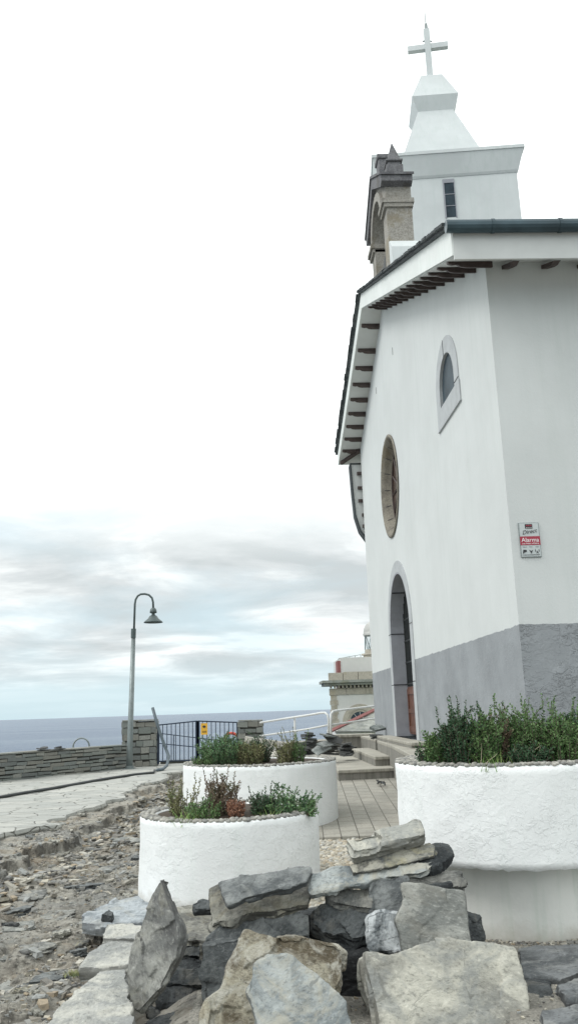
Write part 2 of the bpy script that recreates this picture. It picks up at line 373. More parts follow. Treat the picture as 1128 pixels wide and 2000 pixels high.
def tiles():
    n = N('concrete_pavers'); g = n.n.new('ShaderNodeNewGeometry'); P = g.outputs['Position']
    V = n.mapping(P, (1, 1, 1), (0, 0, R(2.8)))
    m = n.n.new('ShaderNodeTexBrick'); m.offset = .5; m.inputs['Scale'].default_value = 1.; m.inputs['Mortar Size'].default_value = .008
    m.inputs['Brick Width'].default_value = .30; m.inputs['Row Height'].default_value = .20; m.inputs['Mortar Smooth'].default_value = .2
    m.inputs['Color1'].default_value = (.40, .38, .33, 1); m.inputs['Color2'].default_value = (.33, .32, .28, 1); m.inputs['Mortar'].default_value = (.12, .11, .095, 1)
    V2 = n.mapping(V, (1, 1, 1), (0, 0, R(90))); n.l(V2, m.inputs['Vector'])
    c = n.mix(n.ramp(n.noise(P, 1.6, 6, .7), [(.42, 0.), (.62, .6)]), m.outputs[0], (.24, .23, .20))
    c = n.mix(n.ramp(n.noise(P, 40, 5, .7), [(.35, .5), (.5, 0.)]), c, (.16, .15, .13))
    n.col(c); n.rough(.9)
    b = n.bump(m.outputs['Fac'], -.7, .008); n.bump(n.noise(P, 40, 4), .3, .005, b); return n.m
M['tiles'] = tiles()
def rubble_mat(name, cols):
    n = N(name); i = island(n); o = n.tc.outputs['Object']
    c = n.ramp(i, [(k/len(cols), q) for k, q in enumerate(cols)], 'CONSTANT')
    c = n.mix(n.ramp(n.noise(o, 35, 5, .7), [(.35, .5), (.55, 0.)]), c, (.09, .085, .075))
    n.col(c); n.rough(.85); n.bump(n.noise(o, 60, 4, .7), .5, .006); return n.m
M['rubble'] = rubble_mat('rubble_chips', [(.24, .235, .215), (.34, .325, .28), (.15, .15, .145), (.42, .39, .32), (.28, .28, .265), (.34, .28, .20), (.20, .19, .17), (.48, .46, .40), (.25, .23, .195), (.30, .31, .30)])
M['pebble'] = rubble_mat('pebbles', [(.46, .42, .34), (.52, .49, .42), (.38, .36, .31), (.58, .54, .45), (.44, .38, .29), (.49, .48, .44)])
M['rimpebble'] = rubble_mat('rim_pebbles', [(.28, .28, .26), (.36, .35, .32), (.22, .22, .21), (.42, .41, .37), (.31, .30, .27)])
M['wallstone'] = rubble_mat('dry_stone', [(.18, .20, .185), (.24, .255, .235), (.155, .17, .165), (.27, .275, .25), (.20, .22, .21), (.22, .22, .195)])
M['wallcore'] = plain('wall_core', (.07, .07, .062), 1)
M['stackslate'] = rubble_mat('stack_slate', [(.09, .095, .095), (.15, .155, .155), (.07, .075, .075), (.20, .205, .20), (.12, .125, .12)])
M['paleslate'] = slate('pale_stack_slate', (.24, .27, .26), (.32, .34, .33), (.10, .11, .11), None, 0, 3, .8)
M['lh_glass'].node_tree.nodes['Principled BSDF'].inputs['Alpha'].default_value = .3
def sea():
    n = N('sea_water'); g = n.n.new('ShaderNodeNewGeometry'); P = g.outputs['Position']
    a = n.noise(n.mapping(P, (.0015, .008, 1)), 1, 6, .6)
    n.col(n.mix(n.ramp(a, [(.4, 0.), (.62, 1.)]), (.085, .125, .19), (.13, .175, .235))); n.rough(.38); n.b.inputs['IOR'].default_value = 1.33
    b = n.bump(n.noise(n.mapping(P, (.04, .25, 1)), 1, 8, .7), .9, 2.5); return n.m
M['sea'] = sea()
def headland():
    n = N('headland_grass'); g = n.n.new('ShaderNodeNewGeometry'); P = g.outputs['Position']
    c = n.ramp(n.noise(P, 1.2, 6, .7), [(.35, (.07, .10, .035)), (.5, (.13, .17, .06)), (.62, (.16, .15, .08)), (.72, (.22, .20, .16))])
    c = n.mix(n.math('LESS_THAN', n.sep(P)[1], 32.), c, (.30, .295, .275))
    n.col(c); n.rough(.95); n.bump(n.noise(P, 9, 6, .7), .8, .08); return n.m
M['headland'] = headland()

# ================================================================== SETTING
def sstep(a, b, x): t = np.clip((x-a)/(b-a), 0, 1); return t*t*(3-2*t)
EDGE = [(2., -6.6), (6., -5.2), (9., -4.2), (11.67, -3.36), (13.4, -3.12), (15.8, -2.79), (20.75, -2.49), (23.2, -2.38), (24.2, -2.0), (26.5, -1.2)]
def edge_x(y): return np.interp(y, [e[0] for e in EDGE], [e[1] for e in EDGE])
def plaza_z(y): return np.interp(y, [8, 14.8, 19, 30], [0.0, .35, .48, .48])
def jag(y, s=0):
    p = np.stack([y*1.3, y*0+s, y*0], 1); return .16*vn(p, s)+.07*vn(p*3.7, s+3)
def build_ground():
    ys = np.concatenate([3.0*np.exp(np.linspace(0, math.log(10), 470))]); xs = np.linspace(-1, 1, 560)
    Xg = np.zeros((len(ys), len(xs))); Yg = np.repeat(ys[:, None], len(xs), 1)
    hw = np.clip(ys*.50+1.3, 2.9, 9.5)          # half width in x grows with distance
    cx = -.3-ys*.06
    Xg = cx[:, None]+hw[:, None]*xs[None, :]
    x, y = Xg.ravel(), Yg.ravel(); p = np.stack([x, y, x*0], 1)
    c, s_ = math.cos(.28), math.sin(.28); q = np.stack([(x*c+y*s_)*.55, (-x*s_+y*c)*1.25, x*0], 1)
    big = fbm(q*1.1, 3, 5); rid = 1-np.abs(fbm(q*1.9+7, 9, 4)); med = fbm(p*5, 21, 4, .6)
    h = -.17+.05*big+.022*med-.07*np.clip(rid-.72, 0, 1)*2.4
    st = np.floor((h+.4)/.03)*.03-.4; h = .4*h+.6*st+.012*fbm(p*16, 5, 3, .6)+.006*vn(p*47, 6)
    # ruts in the near left
    for (ax, ay, bx, by, d) in ((-1.55, 5.0, -1.9, 7.0, .05), (-1.2, 5.6, -1.15, 7.4, .05), (-2.4, 5.5, -2.2, 8.5, .04)):
        t = np.clip(((x-ax)*(bx-ax)+(y-ay)*(by-ay))/((bx-ax)**2+(by-ay)**2), 0, 1)
        dd = np.hypot(x-ax-t*(bx-ax)+.07*vn(p*3, 8), y-ay-t*(by-ay)); h -= d*np.exp(-(dd/.07)**2)
    # broken mortar bed next to the path
    e = edge_x(y); e2 = np.interp(y, [6, 9.68, 11.88, 14, 17, 24], [-3.9, -2.78, -2.43, -2.45, -2.4, -2.3])+.32*vn(p*.9, 4)+.16*vn(p*2.7, 5)+.10*vn(p*7, 6)+.04*vn(p*19, 7)
    lay = sstep(.02, -.02, x-e2)*.75+.25*sstep(.25, -.02, x-e2); h = h*(1-lay)+(-.055+.022*big+.02*med+.01*vn(p*23, 9))*lay
    # under the paved path
    m = sstep(.1, -.1, x-(e-.25)); h = h*(1-m)+(-.09)*m
    # right: plaza ramp bed and gritty ground near the planters
    r = sstep(-.25, .15, x+.0)*sstep(7.0, 8.2, y); h = h*(1-r)+(plaza_z(y)-.04+.004*med)*r
    bb = sstep(-.9, .3, x)*sstep(12, 15, y)*(1-r); h = h*(1-bb)+(plaza_z(y)*sstep(-.9, .3, x)-.06)*bb
    r2 = sstep(-.75, -.35, x)*sstep(8.2, 7.0, y); h = h*(1-r2)+(-.045+.006*med)*r2
    m2 = sstep(24.5, 26., y); h = h*(1-m2)+(-.09)*m2
    nx = len(xs); ny = len(ys)
    idx = np.arange(nx*ny).reshape(ny, nx); f = np.stack([idx[:-1, :-1], idx[:-1, 1:], idx[1:, 1:], idx[1:, :-1]], -1).reshape(-1, 4)
    me = bpy.data.meshes.new('g'); me.from_pydata(np.stack([x, y, h], 1).tolist(), [], f.tolist())
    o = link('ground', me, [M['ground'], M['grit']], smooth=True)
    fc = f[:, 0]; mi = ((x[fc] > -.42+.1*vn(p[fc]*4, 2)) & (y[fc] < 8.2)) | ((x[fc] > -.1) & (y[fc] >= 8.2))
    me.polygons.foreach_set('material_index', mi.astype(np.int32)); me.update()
    tag(o, kind='structure'); return x, y, h, xs, ys
gx, gy, gh, gxs, gys = build_ground()
_nx = len(gxs)
def gz(X, Y):
    i = int(np.clip(np.searchsorted(gys, Y), 0, len(gys)-1)); row = gx[i*_nx:(i+1)*_nx]
    j = int(np.clip(np.searchsorted(row, X), 0, _nx-1)); return float(gh[i*_nx+j])
# headland: everything around and beyond, falling to the sea
def build_headland():
    xs = np.linspace(-60, 90, 151); ys = np.linspace(-40, 120, 161); X, Y = np.meshgrid(xs, ys); x, y = X.ravel(), Y.ravel(); p = np.stack([x, y, x*0], 1)
    z = -.35+0*x
    nearbed = (x > -8) & (x < 14) & (y > -10) & (y < 29)
    z = np.where(y > 28, -.75-.0*x, z)
    shore_l = 29+sstep(-.2, .9, x-.083*y)*70            # the cliff edge beyond the gate, further out on the right
    drop = np.clip((y-shore_l)/9, 0, 1); z = z-15*drop**.7
    dl = np.clip((-9.5-x)/8, 0, 1)*sstep(-40, 5, y); z = z-14*dl**.8
    z = z+np.where(nearbed, 0, .12)*fbm(p*.3, 2, 4)*(~nearbed)
    z = np.maximum(z, -19)
    idx = np.arange(len(x)).reshape(len(ys), len(xs)); f = np.stack([idx[:-1, :-1], idx[:-1, 1:], idx[1:, 1:], idx[1:, :-1]], -1).reshape(-1, 4)
    me = bpy.data.meshes.new('h'); me.from_pydata(np.stack([x, y, z], 1).tolist(), [], f.tolist())
    tag(link('headland', me, M['headland'], smooth=True), kind='structure')
build_headland()
b = MB(); b.add([(-30000, -8000, -15), (30000, -8000, -15), (30000, 40000, -15), (-30000, 40000, -15)], [(0, 1, 2, 3)])
tag(b.build('sea', M['sea']), kind='structure')
# path sheet with a broken edge
def build_path():
    b = MB(); ys = np.arange(2, 29.2, .06); e = edge_x(ys)+jag(ys, 4)+.06*np.sign(vn(np.stack([ys*2.2, ys*0, ys*0], 1), 6))
    L = np.full_like(ys, -9.); t = ys > 25.5; e = np.where(t, np.interp(ys, [25.5, 29], [-.9, 1.5]), e)
    vs = []; K = 24
    for i, y in enumerate(ys):
        for k in range(K+1):
            u = k/K; xx = L[i]+(e[i]-L[i])*u; vs.append((xx, y, .006*math.sin(xx*3+y)+.004*math.sin(y*7)))
        vs.append((e[i]+.02, y, -.04)); vs.append((e[i]-.02, y, -.14))
    W = K+3
    fs = [(i*W+k, i*W+k+1, (i+1)*W+k+1, (i+1)*W+k) for i in range(len(ys)-1) for k in range(W-1)]
    b.add(vs, fs); return b.build('path', M['path'], smooth=False)
tag(build_path(), kind='structure')
# plaza pavers
b = MB(); rows = [(10.0, .0), (12, 0), (14, 0), (14.8, 0), (17, 0), (19, 0), (24, 0)]
vs = []
for y, _ in rows: vs += [(-.15, y, float(plaza_z(y))+.004), (3.4, y, float(plaza_z(y))+.004)]
b.add(vs, [(2*i, 2*i+1, 2*i+3, 2*i+2) for i in range(len(rows)-1)]+[(1, 0, 14, 15)])
b.v += [(-.15, 10.0, -.1), (3.4, 10.0, -.1)]
tag(b.build('plaza', M['tiles']), kind='structure')
# dark flagstones at right foreground
b = MB(); b.prism([(1.02, 4.0), (3.4, 4.0), (3.4, 5.95), (1.3, 5.95), (1.15, 5.4), (1.3, 4.9)], -.1, .0, 'z')
tag(b.build('forecourt', M['grit']), kind='structure')

# ================================================================== CHURCH
ch = empty('church', (2.6, 13.9, 0)); tag(ch, 'white rendered church with grey dado, round window, bell gable and square tower', 'church')
soff = lambda y: 9.16-(15.2-y)*.4257 if y < 15.2 else 9.16-(y-15.2)*.348
prof = [(8.35, -.3), (8.35, soff(8.35)+.05), (15.2, 9.2), (19.5, soff(19.5)+.05), (19.5, -.3)]
# side wall batter-free; openings cut with booleans
DY, DR = 15.37, 1.08     # door centre y, opening half width
WY = 10.47
RY, RZ = 15.5, 5.6
def arch(cy, r, z0, zs, n=24, rz=None):
    rz = rz or r
    return [(cy-r, z0), (cy+r, z0)]+[(cy+r*math.cos(math.pi*k/n), zs+rz*math.sin(math.pi*k/n)) for k in range(n+1)]
def mods(o):
    cut = []
    for poly in (arch(DY, DR, .9, 2.88, rz=1.06), arch(WY, .42, 5.46, 5.66), [(RY+.96*math.cos(2*math.pi*k/64), RZ+.96*math.sin(2*math.pi*k/64)) for k in range(64)]):
        c = MB().prism(poly, 2.0, 3.1, 'x').build('cut', M['white']); c.hide_render = True; cut.append(c)
        m = o.modifiers.new('b', 'BOOLEAN'); m.object = c; m.operation = 'DIFFERENCE'; m.solver = 'EXACT'
    return cut
me = baked(MB().prism(prof, 2.6, 15.5, 'x').mesh(), mods)
link('wall', me, M['church'], ch)
for px_, py_, h_ in ((766, 686, .14), (734, 763, .14)):
    p_ = AX(px_, py_, 2.6); b = MB(); b.box(2.596, 2.603, p_.y-.012, p_.y+.012, p_.z-h_/2, p_.z+h_/2); b.build('wall_pin', M['joint'], ch)
# roof
xv = lambda y: float(np.interp(y, [7.8, 15.2, 20.2], [2.10, 2.20, 2.12]))
def roof_strip(b, off0, off1, dx, xr=15.9, y0=7.8, y1=20.2):
    P = [y0]+[y for y in np.linspace(7.8, 20.2, 25) if y0 < y < y1 and abs(y-15.2) > .1]+[15.2, y1]; P = sorted(P)
    n = len(P); vs = []
    for y in P:
        for o_ in (off0, off1): vs.append((xv(y)-dx, y, soff(y)+o_)); vs.append((xr, y, soff(y)+o_))
    fs = []
    for i in range(n-1):
        a, c = 4*i, 4*(i+1)
        fs += [(a, c, c+1, a+1), (a+2, a+3, c+3, c+2), (a, a+2, c+2, c), (a+1, c+1, c+3, a+3)]
    fs += [(0, 1, 3, 2), (4*n-4, 4*n-2, 4*n-1, 4*n-3)]
    b.add(vs, fs)
b = MB(); roof_strip(b, 0, .30, 0); rf = b.build('roof', M['white'], ch)
# a plain painted soffit board hangs a few mm below the white box
b = MB(); roof_strip(b, -.012, -.003, -.02, y0=7.84, y1=20.16); b.build('soffit', M['soffit'], rf)
b = MB()
xs_ = None
roof_strip(b, .303, .352, .05, y0=7.74, y1=20.26); me = b.mesh()
o = link('slate_covering', me, M['roofslate'], rf)
b = MB()     # ragged slate ends along the verge
for y in np.arange(7.8, 20.2, .17):
    zz = soff(y+.08)+.30; sl = math.atan(.4257) if y < 15.15 else -math.atan(.348)
    Mx = Matrix.Translation((xv(y)-.02, y+.08, zz+.035)) @ Matrix.Rotation(sl+random.uniform(-.05, .05), 4, 'X')
    b.box(-.06+random.uniform(-.015, .01), .3, -.1, .1, .0, .03, Mx)
b.build('verge_slates', M['roofslate'], rf)
# fascia on the side eave + gutter
b = MB(); b.box(2.11, 15.9, 7.775, 7.799, 5.95, 6.28); b.build('fascia', M['soffit'], ch)
b = MB(); g_ = [(7.71+.065*math.cos(a), 6.285+.07*math.sin(a)) for a in np.linspace(0, 2*math.pi, 14)[:-1]]
b.prism(g_, 2.03, 15.9, 'x')
for x in (2.5, 3.2, 3.9, 4.6): b.prism([(7.71+.072*math.cos(a), 6.285+.078*math.sin(a)) for a in np.linspace(0, 2*math.pi, 14)[:-1]], x, x+.03, 'x')
b.build('gutter', M['gutter'], ch, smooth=False)
# rafter tails
def tail(y):
    z = soff(y)-.016; w = .035; k = .4257 if y < 15.2 else -.348
    x0 = xv(y)+.05
    pr = [(2.64, z), (2.64, z-.07), (x0+.2, z-.07), (x0+.14, z-.06), (x0+.1, z-.035), (x0+.05, z-.04), (x0, z-.025), (x0, z)]
    b = MB(); n = len(pr)
    vs = [(px, y-w, pz-k*w) for px, pz in pr]+[(px, y+w, pz+k*w) for px, pz in pr]
    b.add(vs, [tuple(range(n)), tuple(range(n, 2*n))[::-1]]+[(i, (i+1) % n, n+(i+1) % n, n+i) for i in range(n)])
    b.build('rafter_tail', M['wood_dark'], rf)
for y in np.arange(8.25, 15.0, .49): tail(float(y))
for y in [15.62, 16.29, 16.8, 17.3, 17.78, 18.25, 18.7, 19.15, 19.6]: tail(y)
b = MB(); b.tube([(2.18, 20.05, soff(20.05)-.05), (2.6, 19.55, soff(19.55)-.06)], .05, 6); b.build('rafter_tail', M['wood_dark'], rf)
for x in (2.78, 3.22, 3.62, 4.02):
    b = MB(); b.prism([(8.36, 6.195), (8.36, 6.15), (8.14, 6.055), (8.06, 6.03), (8.0, 6.035), (7.96, 6.03)], x, x+.07, 'x')
    b.build('rafter_tail', M['wood_dark'], rf)
# lower roof wing at the far corner
b = MB(); b.prism([(2.37, 7.25), (2.395, 6.6), (2.43, 6.0), (2.53, 5.62), (2.68, 5.40), (2.9, 5.4), (2.9, 7.25)], 19.62, 19.86, 'y'); wing = b.build('side_wing', M['soffit'], ch)
b = MB()
pp = [(2.37, 7.27), (2.395, 6.6), (2.43, 6.0), (2.53, 5.62), (2.69, 5.38)]
b.prism([(2.9, 7.28), (2.34, 7.28)]+[(x-.035, z-.02) for x, z in pp]+[(x-.002, z) for x, z in pp[::-1]]+[(2.9, 7.254)], 19.58, 19.88, 'y'); b.build('slate_edge', M['roofslate'], wing)
for z in (6.98, 6.62, 6.3, 5.95, 5.68):
    b = MB(); b.box(2.47+(.03 if z > 6 else .1), 2.64, 19.55, 19.63, z, z+.07); b.build('rafter_tail', M['wood_dark'], wing)
# --- door
dr = MB(); N_ = 24
def ring_face(b, cy, r0, r1, z0, zs, x0, x1, rz0=None, rz1=None):
    """flat arched band between inner and outer outline, as a solid"""
    n = 24; rz0 = rz0 or r0; rz1 = rz1 or r1
    def ol(r, rz): return [(cy+r, z0), (cy+r, zs)]+[(cy+r*math.cos(math.pi*k/n), zs+rz*math.sin(math.pi*k/n)) for k in range(1, n)]+[(cy-r, zs), (cy-r, z0)]
    A, B = ol(r0, rz0), ol(r1, rz1); m = len(A)
    vs = [(x0, *p) for p in A]+[(x0, *p) for p in B]+[(x1, *p) for p in A]+[(x1, *p) for p in B]
    fs = []
    for i in range(m-1):
        fs += [(i, i+1, m+i+1, m+i), (2*m+i, 3*m+i, 3*m+i+1, 2*m+i+1), (m+i, m+i+1, 3*m+i+1, 3*m+i), (i, 2*m+i, 2*m+i+1, i+1)]
    fs += [(0, m, 3*m, 2*m), (m-1, 3*m-1, 4*m-1, 2*m-1)]
    b.add(vs, fs)
b = MB(); ring_face(b, DY, DR-.03, DR+.2, .96, 2.88, 2.585, 2.62, 1.03, 1.24); door_s = b.build('door_surround', M['surround'], ch)
b = MB(); ring_face(b, DY, DR-.06, DR-.001, .96, 2.88, 2.588, 2.95, 1.0, 1.055); b.build('reveal', M['reveal'], door_s)
def joint(*a, par=None): b = MB(); b.box(*a); b.build('facing_joint', M['joint'], par or door_s)
for z in (1.9, 2.86):
    for s in (-1, 1):
        joint(2.583, 2.86, DY+s*(DR-.055)-.012, DY+s*(DR-.055)+.012, z, z+.018); joint(2.581, 2.59, DY+s*(DR+.085)-.11, DY+s*(DR+.085)+.11, z, z+.012)
for s in (-1, 1):
    a = math.radians(48); joint(2.60, 2.86, DY+s*(DR-.065)*math.cos(a)-.012, DY+s*(DR-.065)*math.cos(a)+.012, 2.88+1.0*math.sin(a)-.01, 2.88+1.0*math.sin(a)+.01)
dd = empty('door', (0, 0, 0)); dd.parent = ch; dd.location = Vector((2.92, DY, 1.0))-WL[ch.name]; WL[dd.name] = Vector((2.92, DY, 1.0))
for s in (-1, 1):
    y0, y1 = (DY-DR+.07, DY-.012) if s < 0 else (DY+.012, DY+DR-.07)
    b = MB(); b.M = Matrix.Translation((-.06, 0, 0)); b.box(2.9, 2.95, y0, y1, 1.0, 1.86); b.box(2.88, 2.9, y0+.05, y0+.12, 1.04, 1.82); b.box(2.88, 2.9, y1-.12, y1-.05, 1.04, 1.82)
    b.box(2.882, 2.9, y0+.12, y1-.12, 1.04, 1.14); b.box(2.882, 2.9, y0+.12, y1-.12, 1.38, 1.46); b.box(2.882, 2.9, y0+.12, y1-.12, 1.72, 1.82)
    b.build('door_leaf', M['door_wood'], dd)
b = MB(); b.prism(arch(DY, DR-.065, 1.865, 2.88, rz=.99), 2.87, 2.90, 'x'); b.build('door_glass', M['glass'], dd)
b = MB(); b.M = Matrix.Translation((-.06, 0, 0))
for k in range(-9, 10):
    y = DY+k*.105; h = math.sqrt(max(0, 1-((y-DY)/1.02)**2))*.98; b.tube([(2.9, y, 1.87), (2.9, y, 2.88+h)], .011, 5)
for z in (1.9, 2.3, 2.7, 3.1): b.box(2.89, 2.91, DY-1.0+max(0, z-2.88)*.4, DY+1.0-max(0, z-2.88)*.4, z, z+.03)
b.build('iron_grille', M['grille'], dd)
b = MB(); b.tube([(2.80, DY-.06, 1.6), (2.80, DY-.06, 1.75)], .012, 6); b.build('handle', M['grille'], dd)
# --- rose window
b = MB(); b.lathe((0, RY, RZ), [(.985, 2.59), (.99, 2.575), (.955, 2.565), (.925, 2.58), (.90, 2.61), (.87, 2.635), (.86, 2.67), (.81, 2.74), (.79, 2.78), (.78, 2.96), (.97, 2.96)], 72, 'x')
rw = b.build('rose_window', M['rose_stone'], ch, smooth=True)
for k in range(16):
    b = MB(); a = 2*math.pi*(k+.4)/16; ca, sa = math.cos(a), math.sin(a); tx = Vector((0, -sa, ca))*.007
    for (r0, x0, r1, x1) in ((.985, 2.571, .90, 2.606), (.875, 2.63, .81, 2.735)):
        p0 = Vector((x0-.004, RY+r0*ca, RZ+r0*sa)); p1 = Vector((x1-.004, RY+r1*ca, RZ+r1*sa))
        b.add([p0-tx, p0+tx, p1+tx, p1-tx], [(0, 1, 2, 3)])
    b.build('voussoir_joint', M['joint'], rw)
b = MB(); b.prism([(RY+.79*math.cos(2*math.pi*k/48), RZ+.79*math.sin(2*math.pi*k/48)) for k in range(48)], 2.78, 2.81, 'x'); b.build('glass', M['rose_glass'], rw)
b = MB(); b.lathe((0, RY, RZ), [(.785, 2.755), (.74, 2.755), (.74, 2.785), (.785, 2.785)], 48, 'x', True)
for k in range(6):
    a = math.pi*k/6; b.tube([(2.77, RY+.76*math.cos(a), RZ+.76*math.sin(a)), (2.77, RY-.76*math.cos(a), RZ-.76*math.sin(a))], .018, 5)
b.build('tracery', M['wood_dark'], rw)
# --- arched upper window
b = MB(); ring_face(b, WY, .415, .64, 5.46, 5.66, 2.588, 2.75); aw = b.build('window', M['surround'], ch)
b = MB(); b.box(2.582, 2.76, WY-.67, WY+.62, 5.19, 5.458); b.box(2.575, 2.6, WY-.68, WY+.63, 5.175, 5.19); b.build('sill', M['surround'], aw)
b = MB(); b.prism(arch(WY, .415, 5.461, 5.66), 2.63, 2.65, 'x'); b.build('glass', M['glass'], aw)
joint(2.584, 2.59, WY+.03, WY+.042, 6.07, 6.30, par=aw); joint(2.584, 2.59, WY-.64, WY-.42, 5.50, 5.51, par=aw)
# --- bell gable
bg = MB(); by0, by1 = 14.1, 16.1; bc = (by0+by1)/2
bgme = baked(MB().prism([(by0, 8.6), (by1, 8.6), (by1, 11.12), (bc, 11.75), (by0, 11.12)], 2.62, 3.10, 'x').mesh(),
    lambda o: (lambda c: (setattr(o.modifiers.new('b', 'BOOLEAN'), 'object', c), setattr(o.modifiers['b'], 'solver', 'EXACT'), [c])[2])(MB().prism(arch(bc, .58, 9.5, 10.72), 2.3, 3.4, 'x').build('cut', M['white'])))
bell = link('bell_gable', bgme, M['granite'], ch)
for (ya, yb) in ((by0-.06, bc-.56), (bc+.56, by1+.06)):
    b = MB(); b.box(2.53, 3.14, ya, yb, 10.74, 10.83); b.box(2.57, 3.12, ya+.02, yb, 10.66, 10.74)
    b.build('impost', M['granite'], bell)
b = MB(); ring_face(b, bc, .58, .74, 10.75, 10.76, 2.56, 2.64); b.build('archivolt', M['granite'], bell)
b = MB()
pt = [(by0-.14, 11.14), (by0-.14, 11.30), (bc, 11.98), (by1+.16, 11.30), (by1+.16, 11.14), (by1-.0, 11.10), (bc, 11.72), (by0, 11.10)]
b.prism(pt, 2.53, 3.12, 'x'); b.prism([(by0-.17, 11.26), (by0-.17, 11.31), (bc, 12.02), (by1+.15, 11.31), (by1+.15, 11.26), (bc, 11.96)], 2.50, 3.15, 'x')
b.build('pediment', M['granite_dark'], bell)
b = MB(); b.box(2.66, 2.98, by0-.05, by0+.27, 11.28, 11.56); b.box(2.70, 2.94, by0-.01, by0+.23, 11.56, 11.64); b.box(2.66, 2.98, by0-.05, by0+.27, 11.64, 11.68)
b.frus((2.82, by0+.11, 0), .13, .01, 11.68, 12.12); b.build('pinnacle', M['granite_dark'], bell, bevel=.015)
b = MB(); b.box(2.66, 2.94, bc-.24, bc+.06, 11.7, 12.26); b.box(2.63, 2.97, bc-.27, bc+.09, 12.26, 12.36); b.build('pedestal', M['granite_dark'], bell, bevel=.02)
b = MB(); b.box(2.66, 2.98, by1-.27, by1+.05, 11.28, 11.58); b.frus((2.82, by1-.11, 0), .13, .01, 11.58, 12.0); b.build('pinnacle', M['granite_dark'], bell, bevel=.015)
b = MB(); b.lathe((2.86, bc, 9.86), [(.27, 0), (.25, .04), (.2, .12), (.17, .3), (.13, .42), (.05, .47), (.02, .55)], 20); b.build('bell', M['grille'], bell, smooth=True)
b = MB(); b.prism([(13.75, 8.8), (14.098, 8.8), (14.098, 9.93), (14.0, 9.90), (13.85, 9.7)], 2.62, 3.32, 'x'); b.build('render_stub', M['tower'], ch)
# --- tower (turned about six degrees)
tc = Vector((4.84, 18.70, 0)); hwid = 1.56
TM = Matrix.Translation(tc) @ Matrix.Rotation(R(-6), 4, 'Z')
def TB(): b = MB(); b.M = TM; return b
b = TB(); b.frus((0, 0, 0), hwid, hwid, 6.5, 13.6); tw = b.build('tower', M['tower'], ch)
b = TB(); b.frus((0, 0, 0), hwid+.012, hwid+.04, 13.42, 13.47); b.frus((0, 0, 0), hwid+.04, hwid+.17, 13.471, 13.94); b.frus((0, 0, 0), hwid+.19, hwid+.19, 13.941, 14.02); b.build('cornice', M['tower'], tw)
b = TB(); b.frus((0, 0, 0), 1.13, .44, 13.9, 16.1); b.build('spire', M['tower'], tw)
b = TB(); b.frus((0, 0, 0), .441, .58, 16.1, 16.45); b.frus((0, 0, 0), .58, .265, 16.451, 17.3); b.build('spire_cap', M['tower'], tw)
b = MB(); b.M = Matrix.Translation(tc) @ Matrix.Rotation(R(-10), 4, 'Z')
b.frus((0, 0, 0), .075, .075, 17.3, 18.9); b.box(-.52, .52, -.065, .065, 18.28, 18.43); cr = b.build('cross', M['tower'], tw)
b = MB(); b.M = Matrix.Translation(tc); b.tube([(0, 0, 18.9), (0, 0, 19.1), (0, 0, 19.12), (0, 0, 19.75)], [.05, .035, .015, .004], 6); b.tube([(-.12, 0, 18.56), (.12, 0, 18.56)], .02, 5); b.build('lightning_rod', M['metal_lamp'], cr)
b = TB(); wx0, wx1 = -.12, .10; b.box(wx0, wx1, -hwid-.006, -hwid-.003, 12.38, 13.30); twn = b.build('window', M['glass'], tw)
b = TB(); b.box(wx0-.03, wx0, -hwid-.02, -hwid, 12.36, 13.36); b.box(wx1, wx1+.02, -hwid-.02, -hwid, 12.36, 13.36); b.box(wx0, wx1, -hwid-.02, -hwid, 13.26, 13.36); b.box(wx0, wx1, -hwid-.015, -hwid-.006, 12.66, 12.675); b.box(wx0, wx1, -hwid-.015, -hwid-.006, 12.96, 12.975)
b.build('frame', M['reveal'], twn)
# --- alarm sign on the side wall
sg = empty('alarm_sign', (2.79, 8.35, 3.11)); tag(sg, 'small alarm sign with a red band screwed to the grey side wall', 'sign')
sx0, sx1, sz0, sz1 = 2.685, 2.895, 2.93, 3.29
b = MB(); b.box(sx0, sx1, 8.335, 8.352, sz0, sz1); b.build('frame', M['signgrey'], sg, bevel=.003)
b = MB(); b.box(sx0+.008, sx1-.008, 8.331, 8.336, sz0+.008, sz1-.008); b.build('plate', M['signplate'], sg)
b = MB(); b.box(sx0+.002, sx1-.002, 8.328, 8.331, sz0+.125, sz0+.215); b.build('red_band', M['signred'], sg)
b = MB(); b.box(sx0+.065, sx1-.07, 8.328, 8.331, sz1-.065, sz1-.018); lg = b.build('logo_block', M['black'], sg)
b = MB()
for k in range(3): b.lathe((2.768+k*.021, 8.327, sz1-.033), [(0.0001, 0), (.008, 0)], 12)
bb2 = MB()
for k in range(3):
    c = (2.768+k*.021, sz1-.033); pl = [(c[0]+.008*math.cos(a), c[1]+.008*math.sin(a)) for a in np.linspace(0, 2*math.pi, 13)[:-1]]; bb2.prism(pl, 8.3265, 8.328, 'y')
bb2.build('logo_dots', M['signred'], lg)
def text(s, x, z, size, mat, parent, name='lettering', shear=0, rot=0, sx=1):
    cu = bpy.data.curves.new('t', 'FONT'); cu.body = s; cu.size = size; cu.extrude = .0006; cu.align_x = 'CENTER'; cu.shear = shear
    o = bpy.data.objects.new('t', cu); C.objects.link(o); dg = bpy.context.evaluated_depsgraph_get(); dg.update()
    me = bpy.data.meshes.new_from_object(o.evaluated_get(dg)); bpy.data.objects.remove(o)
    me.transform(Matrix.Translation((x, 8.327, z)) @ Matrix.Rotation(R(90), 4, 'X') @ Matrix.Rotation(rot, 4, 'Z') @ Matrix.Diagonal((sx, 1, 1, 1)))
    me.materials.clear(); return link(name, me, mat, parent)
text('SECURITAS', 2.789, sz1-.061, .013, M['print_white'], sg)
text('Direct', 2.79, sz1-.115, .058, M['black'], sg, shear=.4, rot=.16)
text('Alarma', 2.79, sz0+.158, .062, M['print_white'], sg)
